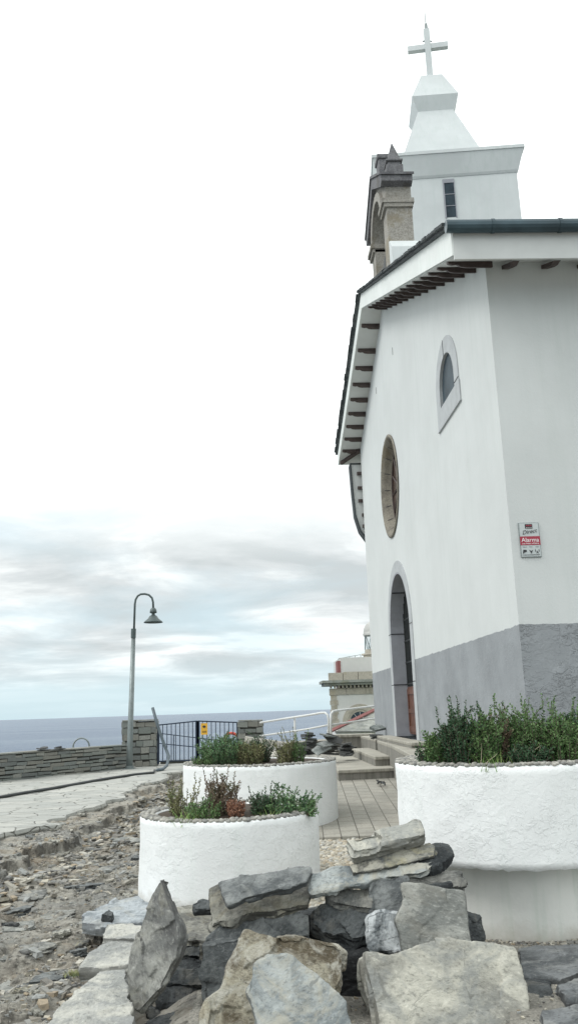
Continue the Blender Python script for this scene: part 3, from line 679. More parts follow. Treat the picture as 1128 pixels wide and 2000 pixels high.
text('con Aviso a Policía', 2.79, sz0+.134, .023, M['print_white'], sg)
for k, s in enumerate(('Detección', 'Aviso a', 'Central')): text(s, 2.727+k*.063, sz0+.103, .011, M['black'], sg)
b = MB()
b.prism([(2.705, sz0+.055), (2.705, sz0+.035), (2.722, sz0+.05), (2.745, sz0+.058), (2.742, sz0+.075), (2.712, sz0+.078)], 8.326, 8.330, 'y')
b.prism([(2.772, sz0+.075), (2.79, sz0+.035), (2.808, sz0+.075), (2.79, sz0+.062)], 8.326, 8.330, 'y')
b.prism([(2.84, sz0+.035), (2.852, sz0+.065), (2.864, sz0+.035), (2.852, sz0+.05)], 8.326, 8.330, 'y')
b.box(2.832, 2.836, 8.326, 8.33, sz0+.055, sz0+.08); b.box(2.868, 2.872, 8.326, 8.33, sz0+.055, sz0+.08); b.box(2.70, 2.875, 8.327, 8.33, sz0+.022, sz0+.026)
b.build('pictograms', M['black'], sg)

# ================================================================== STEPS AND LANDING
def slabbed(name, poly, z0, z1, parent=None, loc=None, lip=.02, th=.05):
    """block with a slightly projecting top slab; poly (x,y)"""
    pass
st = empty('entrance_steps', (1.9, 15.6, .35)); tag(st, 'pale concrete steps and landing in front of the church door', 'steps')
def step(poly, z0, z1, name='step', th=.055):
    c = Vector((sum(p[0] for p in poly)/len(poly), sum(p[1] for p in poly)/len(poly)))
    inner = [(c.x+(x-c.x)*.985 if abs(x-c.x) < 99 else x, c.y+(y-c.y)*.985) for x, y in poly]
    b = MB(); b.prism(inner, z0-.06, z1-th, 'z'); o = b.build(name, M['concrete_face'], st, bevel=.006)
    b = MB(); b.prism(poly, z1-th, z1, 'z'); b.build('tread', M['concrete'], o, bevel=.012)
step([(1.28, 14.55), (2.20, 14.66), (2.30, 14.68), (2.30, 18.9), (1.22, 19.0)], .35, .51)
step([(1.99, 15.2), (2.34, 15.25), (2.34, 18.6), (1.96, 18.6)], .505, .67)
step([(2.33, 17.6), (2.585, 17.62), (2.585, 19.9), (2.30, 19.9)], .55, .88)
step([(2.595, 17.4), (2.31, 17.2), (2.24, 14.85), (2.0, 11.5), (1.9, 9.6), (2.595, 9.6)], .0, .87, 'landing', .06)
step([(2.597, 17.3), (2.33, 17.3), (2.33, 13.4), (2.597, 13.4)], .86, .955, 'threshold', .05)

# ================================================================== PLANTERS
def pebble_mesh(b, c, r, sq=.6, seg=(6, 4)):
    sx, sy = r*random.uniform(.8, 1.25), r*random.uniform(.75, 1.1); a = random.uniform(0, 3.14); ca, sa = math.cos(a), math.sin(a); n, m = seg
    vs = []
    for i in range(m+1):
        t = math.pi*i/m
        for k in range(n):
            q = 2*math.pi*k/n; x, y = sx*math.sin(t)*math.cos(q), sy*math.sin(t)*math.sin(q)
            vs.append((c[0]+x*ca-y*sa, c[1]+x*sa+y*ca, c[2]+r*sq*math.cos(t)))
    b.add(vs, [(i*n+k, i*n+(k+1) % n, (i+1)*n+(k+1) % n, (i+1)*n+k) for i in range(m) for k in range(n)])
def planter(cx, cy, r, z0, zt, label, base=None, rimw=.15, pr=.025):
    t = empty('planter', (cx, cy, z0)); tag(t, label, 'planter', 'round white planters')
    n = 96
    zb = base[1] if base else z0-.1
    prof = [(r, zb), (r, zt-.015), (r-.02, zt), (r-rimw, zt), (r-rimw, zt-.12)]
    if base: prof = [(base[0], zb+.005)]+prof
    b = MB(); vs = []
    pn = np.array([[i, k] for i in range(2) for k in range(n)])
    # finely divided wall with hand-trowelled waviness
    prof2 = []
    for (r0, h0), (r1, h1) in zip(prof[:-1], prof[1:]):
        m = max(1, int(math.hypot(r1-r0, h1-h0)/.04))
        for j in range(m): prof2.append((r0+(r1-r0)*j/m, h0+(h1-h0)*j/m))
    prof2.append(prof[-1]); n = 160
    b.lathe((cx, cy, 0), prof2, n); A = np.array(b.v); rad = A[:, :2]-np.array([cx, cy]); L = np.hypot(rad[:, 0], rad[:, 1])
    d = .006*fbm(A*2.2, 5, 3)+.004*vn(A*9, 6); edge = np.abs(A[:, 2]-zb) < .02
    A[:, :2] += rad/L[:, None]*d[:, None]; A[:, 2] += np.where(edge, .012*vn(A*14, 8)+.008*vn(A*40, 2), 0)*(1 if base else 0)
    b.v = [tuple(v) for v in A]
    b.build('wall', M['planter'], t, smooth=True, fix=True)
    if base:
        b = MB(); b.lathe((cx, cy, 0), [(base[0], z0-.1), (base[0], base[1]+.02)], 96); b.build('pedestal', M['planter_base'], t, smooth=True)
    b = MB(); b.lathe((cx, cy, 0), [(r-rimw+.03, zt-.012), (r*.6, zt+.0), (.001, zt+.015)], 48); b.build('soil', M['soil'], t)
    b = MB()
    rows = [(r-pr*(1.0+1.7*k_), 1) for k_ in range(int(rimw/pr/1.7))]
    for rr, k in rows:
        m = int(2*math.pi*rr/(pr*1.75))
        for i in range(m):
            a = 2*math.pi*(i+random.uniform(-.2, .2))/m; q = rr+random.uniform(-.006, .006)
            pebble_mesh(b, (cx+q*math.cos(a), cy+q*math.sin(a), zt+.004+random.uniform(-.006, .006)), pr, .62, (7, 4))
    o = b.build('pebble_rim', M['rimpebble'], t, smooth=True, fix=False)
    return t
planter(-.28, 7.93, .785, 0, .65, 'round white planter behind the leaning slate shard, holding brownish and green rosemary')
planter(0.0, 11.4, .985, .1, .87, 'white planter between the gate and the paved strip, farthest of the three')
planter(1.83, 6.43, .83, 0, 1.105, 'large white drum planter overhanging a narrower base, in front of the church corner', base=(.60, .475), pr=.021)

# ================================================================== PLANTS
def bush(name, label, x, y, z, h, rad, n, mat, group=None, up=.8, needle=.027, nw=.006, dens=185, drp=0., lean=(0, 0), spikes=0, wood=M['twig'], cat='shrub', side=3):
    t = empty(name, (x, y, z-.02)); tag(t, label, cat, group)
    V = []; Fc = []; sb = MB()
    def shoot(p, d, L, curve):
        k = max(4, int(L/.035)); pts = [p.copy()]; dd = d.copy()
        for i in range(k):
            dd = (dd+Vector((random.gauss(0, .06), random.gauss(0, .06), curve))).normalized(); p = p+dd*L/k; pts.append(p.copy())
        return pts
    def needles(pts, L):
        m = int(L*dens); 
        for i in range(m):
            u = (i+random.random())/m; q = u*(len(pts)-1); j = min(int(q), len(pts)-2); p = pts[j].lerp(pts[j+1], q-j); tdir = (pts[j+1]-pts[j]).normalized()
            a = random.uniform(0, 6.283); r_ = Vector((math.cos(a), math.sin(a), random.uniform(-.3, .3))); r_ = (r_-tdir*r_.dot(tdir)).normalized()
            d = (tdir*random.uniform(.45, 1.1)+r_).normalized(); ln = needle*random.uniform(.7, 1.25)*(1-.45*u**3)
            w = d.cross(Vector((random.gauss(0, 1), random.gauss(0, 1), random.gauss(0, 1)))).normalized()*nw
            e = p+d*ln; c = p+d*ln*.5; b0 = len(V); V.extend([p[:], (c+w)[:], e[:], (c-w)[:]]); Fc.append((b0, b0+1, b0+2, b0+3))
    for i in range(n):
        a = random.uniform(0, 6.283); q = math.sqrt(random.random()); base = Vector((x+q*rad*.55*math.cos(a), y+q*rad*.55*math.sin(a), z-.02))
        tilt = q*rad*.9/max(h, .1); d = Vector((math.cos(a)*tilt*(1.25-up)+lean[0], math.sin(a)*tilt*(1.25-up)+lean[1], 1)).normalized()
        L = h*random.uniform(.55, 1.0)*(1-.28*q)
        if i < spikes: L = h*random.uniform(.95, 1.25)
        pts = shoot(base, d, L, .02-drp*.12)
        sb.tube(pts, [.0035*(1-.7*j/len(pts)) for j in range(len(pts))], 3, False); needles(pts[1:], L*.92)
        for s_ in range(side if i >= spikes else 0):
            j = random.randrange(1, max(2, len(pts)-1)); a2 = random.uniform(0, 6.283)
            d2 = Vector((math.cos(a2)*.75, math.sin(a2)*.75, .75-drp)).normalized(); L2 = L*random.uniform(.22, .42)
            p2 = shoot(pts[j], d2, L2, .05-drp*.1); sb.tube(p2, .0018, 3, False); needles(p2, L2)
    me = bpy.data.meshes.new('f'); me.from_pydata(V, [], Fc); me.update()
    link('foliage', me, mat, t); sb.build('stems', wood, t, fix=False); return t
def blades(name, label, x, y, z, h, rad, n, mat, w=.004, cat='plant', bend=.5):
    V = []; Fc = []
    for i in range(n):
        a = random.uniform(0, 6.283); q = random.random()*rad; p = Vector((x+q*math.cos(a), y+q*math.sin(a), z)); a2 = random.uniform(0, 6.283)
        d = Vector((math.cos(a2)*.3, math.sin(a2)*.3, 1)).normalized(); sd = Vector((-math.sin(a2), math.cos(a2), 0))*w; L = h*random.uniform(.5, 1); b0 = len(V); K = 4
        for k in range(K+1):
            ww = sd*(1-k/K)+sd*.08; V += [(p-ww)[:], (p+ww)[:]]; d = (d+Vector((math.cos(a2), math.sin(a2), -.35))*bend*.3).normalized(); p = p+d*L/K
        Fc += [(b0+2*k, b0+2*k+1, b0+2*k+3, b0+2*k+2) for k in range(K)]
    me = bpy.data.meshes.new('f'); me.from_pydata(V, [], Fc); me.update(); o = link(name, me, mat, None, (x, y, z)); tag(o, label, cat); return o
Z1, Z2, Z3 = .63, .85, 1.09
def gp(px, z, d): v = AY(px, 1500, d); return v.x
# nearest planter
bush('rosemary_bush', 'sparse brownish rosemary at the left end of the small front planter', gp(352, Z1, 7.6)-.0, 7.75, Z1, .34, .20, 26, M['leaf_olive'], 'rosemary bushes in the planters', spikes=5, side=2, dens=130)
bush('rosemary_bush', 'tall reddish brown rosemary standing highest in the small front planter', gp(430, Z1, 7.6), 7.65, Z1, .40, .20, 46, M['leaf_red'], 'rosemary bushes in the planters', spikes=7, side=3, dens=150, up=.95)
bush('rosemary_bush', 'rust coloured dying rosemary beside the tall reddish one', gp(458, Z1, 7.5), 7.48, Z1, .20, .11, 22, M['leaf_brown'], 'rosemary bushes in the planters', side=3)
bush('rosemary_bush', 'fresh green low rosemary below the reddish bush in the small front planter', gp(395, Z1, 7.4), 7.42, Z1, .22, .20, 40, M['leaf_green'], 'rosemary bushes in the planters', side=2, dens=150)
bush('rosemary_bush', 'dark green rosemary in the middle right of the small front planter', gp(510, Z1, 7.6), 7.6, Z1, .27, .16, 44, M['leaf_dark'], 'rosemary bushes in the planters', spikes=4, side=3, needle=.02)
bush('juniper_bush', 'bushy green juniper at the right end of the small front planter, spilling over the rim', gp(562, Z1, 7.6), 7.65, Z1, .30, .30, 60, M['leaf_blue'], up=.3, drp=.22, lean=(.12, -.02), side=4, needle=.02)
bush('juniper_bush', 'small green sprig hanging over the right rim of the front planter', gp(596, Z1, 7.4), 7.52, Z1+.02, .14, .1, 16, M['leaf_blue'], up=.2, drp=1.1, lean=(.9, -.1), side=2, needle=.02)
blades('grass_tuft', 'long green grass blades arching over the left rim of the front planter', gp(365, Z1, 7.3), 7.35, Z1-.02, .22, .14, 60, M['leaf_grass'], .0035, bend=.9)
blades('grass_tuft', 'few green grass blades between the two right bushes of the front planter', gp(520, Z1, 7.3), 7.36, Z1-.02, .2, .07, 16, M['leaf_grass'], .0035, bend=.8)
# far planter
bush('juniper_bush', 'rounded blue green juniper on the far planter in front of the gate', gp(436, Z2, 11.0), 10.98, Z2, .46, .36, 170, M['leaf_blue'], up=.5, side=4, needle=.026, nw=.006, dens=130)
bush('juniper_bush', 'low bright green juniper at the left edge of the far planter', gp(405, Z2, 11.0), 10.95, Z2, .22, .24, 60, M['leaf_green'], up=.3, side=3, needle=.026, nw=.006, dens=120)
bush('rosemary_bush', 'olive rounded rosemary next to the blue green juniper on the far planter', gp(487, Z2, 10.9), 10.9, Z2, .36, .26, 110, M['leaf_olive'], 'rosemary bushes in the planters', side=3, needle=.028, nw=.006, dens=110)
bush('rosemary_bush', 'dark green rosemary behind the olive one on the far planter', gp(506, Z2, 11.2), 11.15, Z2, .42, .22, 80, M['leaf_dark'], 'rosemary bushes in the planters', side=3, needle=.026, nw=.006, dens=110)
bush('rosemary_bush', 'tall thin spiky rosemary toward the right end of the far planter', gp(558, Z2, 10.9), 10.9, Z2, .40, .17, 44, M['leaf_olive'], 'rosemary bushes in the planters', spikes=4, side=2, needle=.028, nw=.006, dens=120, up=1)
bush('rosemary_bush', 'green rosemary rightmost on the far planter', gp(583, Z2, 10.9), 10.92, Z2, .36, .14, 34, M['leaf_green'], 'rosemary bushes in the planters', spikes=3, side=2, needle=.028, nw=.006, dens=120, up=1)
# big planter
G = 'rosemary bushes in the planters'
bush('rosemary_bush', 'tiny dark rosemary sprig at the left end of the big planter', gp(828, Z3, 6.22), 6.22, Z3, .19, .05, 9, M['leaf_dark'], G, spikes=1, side=2)
bush('rosemary_bush', 'light green low rosemary near the left end of the big planter', gp(864, Z3, 6.05), 6.08, Z3, .30, .15, 75, M['leaf_green'], G, side=4)
bush('rosemary_bush', 'broad dark green rosemary, the fullest bush on the left half of the big planter', gp(915, Z3, 5.95), 6.0, Z3, .42, .25, 130, M['leaf_dark'], G, spikes=14, side=3, up=.85)
bush('rosemary_bush', 'mid green upright rosemary left of the slim spikes on the big planter', gp(950, Z3, 5.85), 5.9, Z3, .39, .17, 80, M['leaf_green'], G, spikes=3, side=4)
bush('rosemary_bush', 'slim purplish rosemary spikes between the two full bushes of the big planter', gp(987, Z3, 5.9), 5.95, Z3, .34, .10, 20, M['leaf_red'], G, spikes=6, side=1, up=1)
bush('rosemary_bush', 'wide bright green rosemary right of the slim spikes on the big planter', gp(1035, Z3, 5.9), 6.0, Z3, .41, .25, 130, M['leaf_green'], G, spikes=14, side=3, up=.8)
bush('rosemary_bush', 'dark rosemary low in front of the bright green one on the big planter', gp(1040, Z3, 5.7), 5.82, Z3, .20, .2, 50, M['leaf_dark'], G, side=3)
bush('rosemary_bush', 'green rosemary with one tall yellow green spike at the right edge of the big planter', gp(1100, Z3, 5.85), 5.95, Z3, .38, .25, 120, M['leaf_green'], G, spikes=9, side=3, up=.8)
bush('rosemary_bush', 'dark rosemary at the far right behind the rim of the big planter', gp(1150, Z3, 5.85), 6.1, Z3, .40, .28, 100, M['leaf_dark'], G, side=4)
blades('grass_tuft', 'dry and green grass along the rim of the big planter', gp(965, Z3, 5.75), 5.76, Z3-.02, .17, .16, 60, M['leaf_grass'], .0028)
b = MB()
for i in range(8):
    x = gp(random.uniform(930, 1080), Z3, 5.75); p = Vector((x, random.uniform(5.70, 5.8), Z3)); d = Vector((random.uniform(-.7, .7), -.1, 1)).normalized(); pts = [p]
    for k in range(5): d = (d+Vector((random.gauss(0, .35), random.gauss(0, .1), random.gauss(-.05, .2)))).normalized(); pts.append(pts[-1]+d*random.uniform(.02, .04))
    b.tube(pts, [.0025, .0022, .002, .0017, .0015, .001], 4)
tag(b.build('dead_twigs', M['deadtwig'], None, (gp(1000, Z3, 5.75), 5.75, Z3)), 'bare pale twigs at the foot of the rosemary on the big planter', 'twigs')

# ================================================================== WALL, PILLARS, GATE
def stone_wall(name, label, A, B, z0, z1, th, rows, lo, hi, cap=True, mat=M['wallstone'], group=None, cat='wall'):
    A = Vector((A[0], A[1], 0)); B = Vector((B[0], B[1], 0)); L = (B-A).length; d = (B-A)/L; nrm = Vector((d.y, -d.x, 0))
    t = empty(name, (A.x, A.y, z0)); tag(t, label, cat, group)
    Mx = Matrix((( d.x, nrm.x, 0, A.x), (d.y, nrm.y, 0, A.y), (0, 0, 1, 0), (0, 0, 0, 1)))
    b = MB(); b.M = Mx; b.box(.03, L-.03, -th/2+.03, th/2-.03, z0-.2, z1-.01); b.build('core', M['wallcore'], t)
    b = MB(); b.M = Mx; rh = (z1-z0)/rows
    faces = [(lambda u, q: Vector((u, th/2-q, 0)), L), (lambda u, q: Vector((u, -th/2+q, 0)), L), (lambda u, q: Vector((q, u-th/2, 0)), th), (lambda u, q: Vector((L-q, u-th/2, 0)), th)]
    for fi, (fn, W) in enumerate(faces):
        for r in range(rows):
            u = -random.random()*.2
            zz0 = z0+rh*r
            while u < W:
                w = random.uniform(lo, hi); u0, u1 = max(0, u)+.006, min(W, u+w)-.006; u += w
                if u1-u0 < .03: continue
                k = random.uniform(-.012, .012); hh = rh*random.choice((1, 1, 1, .75)); sl = random.uniform(-.008, .008)
                P = []
                for q in (-.012+k, .06):
                    for uu, z_ in ((u0, zz0+.008), (u1, zz0+.008), (u1, zz0+hh-.012), (u0, zz0+hh-.012)):
                        v = fn(uu+random.uniform(-.006, .006), q); P.append((v.x, v.y, z_+sl+random.uniform(-.014, .014)))
                b.add(P, [(0, 1, 2, 3), (4, 7, 6, 5), (0, 4, 5, 1), (1, 5, 6, 2), (2, 6, 7, 3), (3, 7, 4, 0)])
    b.build('stonework', mat, t)
    if cap:
        b = MB(); b.M = Mx; u = 0
        while u < L-.02:
            w = min(random.uniform(.35, .7), L-u); k = random.uniform(-.008, .008)
            b.box(u, u+w-.01, -th/2-.03+k, th/2+.03+k, z1, z1+.035+k*.5); u += w
        b.build('coping', M['wallstone'], t)
    return t
stone_wall('stone_wall', 'long low grey slate wall along the sea side of the paved path', (-12.6, 14.8), (-4.02, 26.0), -.05, .64, .45, 7, .2, .6, True)
stone_wall('stone_pillar', 'square slate gate pillar left of the dark gate, beside the lamp post', (-4.15, 26.95), (-3.12, 26.95), 0, 1.33, .6, 7, .2, .4, True, group='stone gate pillars', cat='pillar')
stone_wall('stone_pillar', 'slate gate pillar right of the gate, where the white railing starts', (-.64, 26.95), (.12, 26.95), 0, 1.22, .6, 7, .2, .4, True, group='stone gate pillars', cat='pillar')
# gate
for (xa, xb, za, zb, lab, hinge) in ((-3.07, -1.90, 1.19, 1.27, 'left leaf of the dark blue metal gate, next to the leaning conduit', 0), (-1.86, -.66, 1.27, 1.19, 'right leaf of the dark blue metal gate, carrying the yellow notice', 1)):
    g_ = empty('metal_gate', ((xa+xb)/2, 26.8, .05)); tag(g_, lab, 'gate', 'two leaves of the sea gate')
    y = 26.8; b = MB(); b.tube([(xa, y, za), (xb, y, zb)], .022, 6); b.tube([(xa, y, .12), (xb, y, .12)], .022, 6)
    for x in (xa, xb): w = .045 if (x == xb) == (hinge == 0) else .03; b.box(x-w, x+w, y-.03, y+.03, .04, (za if x == xa else zb)+.01)
    b.build('frame', M['gate'], g_); b = MB(); n = 9
    for k in range(1, n): u = k/n; x = xa+(xb-xa)*u; b.tube([(x, y, .12), (x, y, za+(zb-za)*u)], .013, 5)
    b.build('bars', M['gate'], g_)
b = MB(); b.box(-1.775, -1.575, 26.74, 26.755, .86, 1.20); ys_ = b.build('warning_notice', M['yellow'], None, (-1.675, 26.75, .86)); tag(ys_, 'small yellow notice fixed to the dark gate', 'sign')
b = MB(); b.lathe((-1.675, 0, 1.1), [(.0001, 26.735), (.05, 26.735)], 16, 'x'); 
b = MB(); b.prism([(-1.675+.05*math.cos(a), 1.10+.035*math.sin(a)) for a in np.linspace(0, 6.283, 17)[:-1]], 26.732, 26.74, 'y'); b.build('symbol', M['black'], ys_)
for z in (.93, .96): b = MB(); b.box(-1.74, -1.61, 26.734, 26.74, z, z+.01); b.build('text_line', M['black'], ys_)
b = MB()
rc = AY(452, 1447, 28.6); n = 28
b.lathe((rc.x, 28.6, rc.z), [(.24+.045*math.cos(a), .045*math.sin(a)) for a in np.linspace(0, 6.283, 9)[:-1]], 32, 'z', True)
MR = Matrix.Translation((rc.x, 28.6, rc.z)) @ Matrix.Rotation(R(90), 4, 'X') @ Matrix.Translation((-rc.x, -28.6, -rc.z)); b.v = [tuple(MR @ Vector(v)) for v in b.v]
tag(b.build('lifebuoy', M['ring_red'], None, (rc.x, 28.6, rc.z), smooth=True), 'orange red lifebuoy hanging behind the gate beside the right pillar', 'lifebuoy')
# low rail beyond the gate
t = empty('sea_railing', (-2, 29, -.3)); tag(t, 'thin dark sloping railing seen through the bars of the gate', 'railing')
b = MB(); b.tube([(-3.6, 28.9, .95), (.3, 29.2, .35)], .015, 5); b.tube([(-3.6, 28.9, .62), (.3, 29.2, .1)], .015, 5); b.build('rails', M['gate'], t)
b = MB()
for u in np.linspace(0, 1, 6): b.tube([(-3.6+3.9*u, 28.9+.3*u, .95-.6*u), (-3.6+3.9*u, 28.9+.3*u, -.9)], .015, 5)
b.build('posts', M['gate'], t)
b = MB(); b.box(-3.1, -.6, 27.6, 28.6, -.8, .06); tag(b.build('sea_wall_kerb', M['wallcore'], None, (-1.8, 28.1, -.8)), 'dark low stone kerb just beyond the gate', 'kerb')
# lamp
L0 = AY(253, 1495, 25.5); lx = L0.x; tpx = AY(261, 1228, 25.5); t = empty('street_lamp', (lx, 25.5, 0)); tag(t, 'tall grey street lamp with a curved swan neck and bell shade beside the wall', 'street lamp')
b = MB(); b.tube([(lx, 25.5, 0), (lx+.005, 25.5, .6), (tpx.x, 25.5, tpx.z-.25)], [.095, .085, .062], 12); pole = b.build('pole', M['metal_lamp'], t, smooth=True)
b = MB(); b.box(lx-.16, lx+.16, 25.34, 25.66, 0, .03); b.tube([(lx, 25.5, .02), (lx, 25.5, .1)], .12, 12); b.build('base_plate', M['metal_lamp'], t)
b = MB(); b.tube([(tpx.x-.004, 25.5, tpx.z-.27), (tpx.x, 25.5, tpx.z)], .075, 10); b.build('collar', M['metal_lamp_d'], t)
arcpts = [AY(x, y, 25.5) for x, y in [(261.5, 1240), (263.5, 1180), (265, 1171), (269, 1164), (275, 1160.5), (283, 1160), (291, 1162), (297, 1168), (299, 1176), (299.5, 1190)]]
b = MB(); b.tube(arcpts, .032, 8); b.build('arm', M['metal_lamp_d'], t, smooth=True)
hc = arcpts[-1]; b = MB(); b.lathe((hc.x, 25.5, hc.z), [(.001, .06), (.04, .05), (.09, .0), (.105, -.07), (.105, -.11), (.05, -.12), (.05, -.17), (.11, -.2), (.16, -.28), (.27, -.37), (.285, -.40), (.27, -.40), (.1, -.24)], 28)
b.build('lamp_shade', M['metal_lamp_d'], t, smooth=True)
b = MB(); b.lathe((hc.x, 25.5, hc.z), [(.11, -.27), (.11, -.33), (.001, -.36)], 16); b.build('lamp_glass', M['lh_glass'], t, smooth=True)
# leaning conduit and hose
pp = [AY(x, y, 25.2+(y-1382)*-.002) for x, y in [(298, 1382), (306, 1410), (315, 1438), (323, 1460), (330, 1478)]]+[Vector((-2.58, 24.6, .12)), Vector((-2.66, 24.3, .04)), Vector((-2.8, 24.1, .03))]
b = MB(); b.tube(pp, [.045, .043, .043, .043, .043, .043, .043, .043], 8); t = b.build('leaning_conduit', M['pipe'], None, tuple(pp[-1]), smooth=True); tag(t, 'grey blue plastic conduit rising from the path and leaning in front of the gate', 'pipe')
hp = [(-7.5, 14.2, .05)]+[tuple(AZ(x, y, .03)) for x, y in [(0, 1557), (50, 1548), (100, 1540), (150, 1531), (200, 1522), (260, 1513), (300, 1509)]]+[(-2.85, 24.05, .03)]
b = MB(); b.tube(hp, .032, 8); tag(b.build('cable_hose', M['hose'], None, hp[0], smooth=True), 'black hose lying in a long curve across the paved path', 'hose')
a0, a1, a2 = AY(135, 1457, 26.8), AY(150, 1443, 26.8), AY(167, 1462, 26.8); rr = (a2.x-a0.x)/2
b = MB(); cx_ = (a0.x+a2.x)/2; zc = a1.z-rr
b.tube([(cx_-rr, 27.4, -.6)]+[(cx_+rr*math.cos(a), 27.4, zc+rr*math.sin(a)) for a in np.linspace(math.pi, 0, 12)]+[(cx_+rr, 27.4, -.6)], .025, 8)
tag(b.build('ladder_handrail', M['metal_lamp'], None, (cx_, 27.4, -.6), smooth=True), 'arched grey ladder handrail rising behind the low sea wall', 'handrail')
# white railings
t = empty('white_railing', (.1, 22, .48)); tag(t, 'left white tubular railing from the gate pillar down to the slate stacks', 'railing', 'white tubular railings')
P1 = lambda x, y, d: tuple(AY(x, y, d))
b = MB(); b.tube([P1(508, 1411.5, 22), P1(560, 1403, 21), P1(600, 1397, 20.2), P1(626, 1392.5, 19.5), P1(634, 1392, 19.3), P1(639, 1396, 19.2), P1(641, 1405, 19.2), P1(641.5, 1445, 19.2)], .025, 8); b.build('top_rail', M['rail'], t, smooth=True)
b = MB(); b.tube([P1(508, 1437.5, 22), P1(600, 1424, 20.2), P1(641, 1416, 19.25)], .021, 8); b.build('lower_rail', M['rail'], t, smooth=True)
b = MB(); b.tube([P1(575, 1401, 20.8), P1(576, 1445, 20.8)], .026, 8); b.build('post', M['rail'], t, smooth=True)
t = empty('white_railing', (1.57, 19, .48)); tag(t, 'right white tubular railing running behind the steps toward the church corner', 'railing', 'white tubular railings')
b = MB(); b.tube([P1(646, 1450, 18.9), P1(645.5, 1405, 18.9), P1(646, 1395, 18.9), P1(649, 1390, 19), P1(656, 1388, 19.2), P1(735, 1378.5, 21.5), P1(760, 1376, 22.5)], .027, 8); b.build('top_rail', M['rail'], t, smooth=True)
b = MB(); b.tube([P1(646, 1416, 18.95), P1(735, 1403, 21.5), P1(760, 1399, 22.5)], .022, 8); b.build('lower_rail', M['rail'], t, smooth=True)
# low bench slab and bank behind the stacks
b = MB(); b.box(1.75, 2.6, 19.9, 20.3, .4, .86); t = b.build('low_wall', M['concrete_face'], None, (2.1, 20.1, .4)); tag(t, 'low concrete wall behind the steps, below the right railing', 'wall')
b = MB(); b.box(1.72, 2.62, 19.86, 20.34, .86, .92); b.build('coping', M['concrete'], t, bevel=.01)

# ================================================================== LIGHTHOUSE AND ANNEX
S = 70.; q = lambda x, y: AY(x, y, S)
lh = empty('lighthouse', tuple(q(700, 1440))); tag(lh, 'lighthouse keeper house with granite cornice and domed lantern beyond the steps', 'lighthouse')
xl, xr = q(646, 1400).x, q(700, 1400).x+9; zt, zf, zb = q(690, 1313).z, q(690, 1330).z, -3.
b = MB(); b.prism([(xl+.35, S), (xr, S), (xr, S+9), (xl+1.3, S+9)], zb, q(690, 1345).z, 'z'); b.build('wall', M['lh_white'], lh)
b = MB(); zz = zb; k = 0; top_q = q(690, 1355).z
while zz < top_q: b.box(xl+(0 if k % 2 else .07), xl+(.62 if k % 2 else .52), S-.06, S+.6, zz, min(zz+.36, top_q)); zz += .37; k += 1
b.build('quoins', M['granite_far'], lh)
b = MB(); x = xl; 
while x < xr: w = random.uniform(1.2, 2.); b.box(x, x+w-.03, S-.10, S+.8, q(690, 1356).z, q(690, 1343.5).z); x += w
b.build('frieze', M['granite_far'], lh)
b = MB(); x = xl
while x < xr: b.box(x, x+.16, S-.32, S, q(690, 1343).z, q(690, 1338).z); x += .32
b.build('dentils', M['granite_far'], lh)
b = MB(); b.box(xl-.65, xr, S-.8, S+3, q(690, 1333.).z, q(690, 1328).z); b.box(xl-.45, xr, S-.6, S+3, q(690, 1338).z, q(690, 1333.2).z); b.build('cornice', M['lh_cornice'], lh)
b = MB(); x = xl-.05
while x < xr: w = random.uniform(.8, 1.4); b.box(x, x+w-.04, S-.1, S+.5, q(690, 1328.2).z, q(690, 1312).z+random.uniform(-.05, .05)); x += w
b.build('parapet', M['granite_far'], lh)
x0 = q(668, 1300).x; b = MB(); b.box(x0, xr, S+1.5, S+8, zf-1, q(690, 1289).z+.3); b.build('roof_room', M['lh_white'], lh)
b = MB(); b.box(q(659, 1300).x+.1, x0, S+1.45, S+3.0, zf-1, q(661, 1290).z+.05); b.build('chimney', M['brick_red'], lh)
b = MB()
for dz in (0, -.35): b.tube([tuple(q(664, 1284)+Vector((0, 1.6, dz))), tuple(q(708, 1276)+Vector((0, 1.6, dz)))], .03, 4)
for u in np.linspace(0, 1, 5): p = q(664, 1284).lerp(q(708, 1276), float(u))+Vector((0, 1.6, 0)); b.tube([tuple(p), (p.x, p.y, p.z-.75)], .03, 4)
b.build('roof_railing', M['lh_metal'], lh)
tcy = S+4; sc_ = (S+4)/S; tcx = q(733, 1290).x*sc_
tz = lambda y: q(715, y).z*sc_-(sc_-1)*EYE
b = MB(); b.lathe((tcx, tcy, 0), [(1.05, zf), (1.05, tz(1280)), (1.22, tz(1279.5)), (1.22, tz(1277)), (.9, tz(1276.9)), (.9, tz(1269)), (.01, tz(1268.9))], 28); b.build('tower_drum', M['granite_far'], lh)
b = MB(); b.lathe((tcx, tcy, 0), [(.84, tz(1269)), (.84, tz(1242))], 24); b.build('lantern_glass', M['lh_glass'], lh)
b = MB()
for k in range(7):
    a = 6.283*k/7; a2 = a+6.283/14; a3 = a+6.283/7
    for s0, s1 in ((a, a2), (a3, a2)): b.tube([(tcx+.88*math.cos(s0), tcy+.88*math.sin(s0), tz(1242)), (tcx+.88*math.cos(s1), tcy+.88*math.sin(s1), tz(1269))], .035, 4)
b.build('lantern_bars', M['metal_lamp'], lh)
r_ = .96; b = MB(); b.lathe((tcx, tcy, 0), [(r_, tz(1242)), (r_+.05, tz(1238)), (r_, tz(1237.5))]+[(r_*math.cos(a), tz(1237.5)+1.12*math.sin(a)) for a in np.linspace(0, 1.5, 12)]+[(.001, tz(1237.5)+1.2)], 32); b.build('dome', M['lh_dome'], lh, smooth=True)
ac = q(703, 1410); b = MB(); zc = ac.z
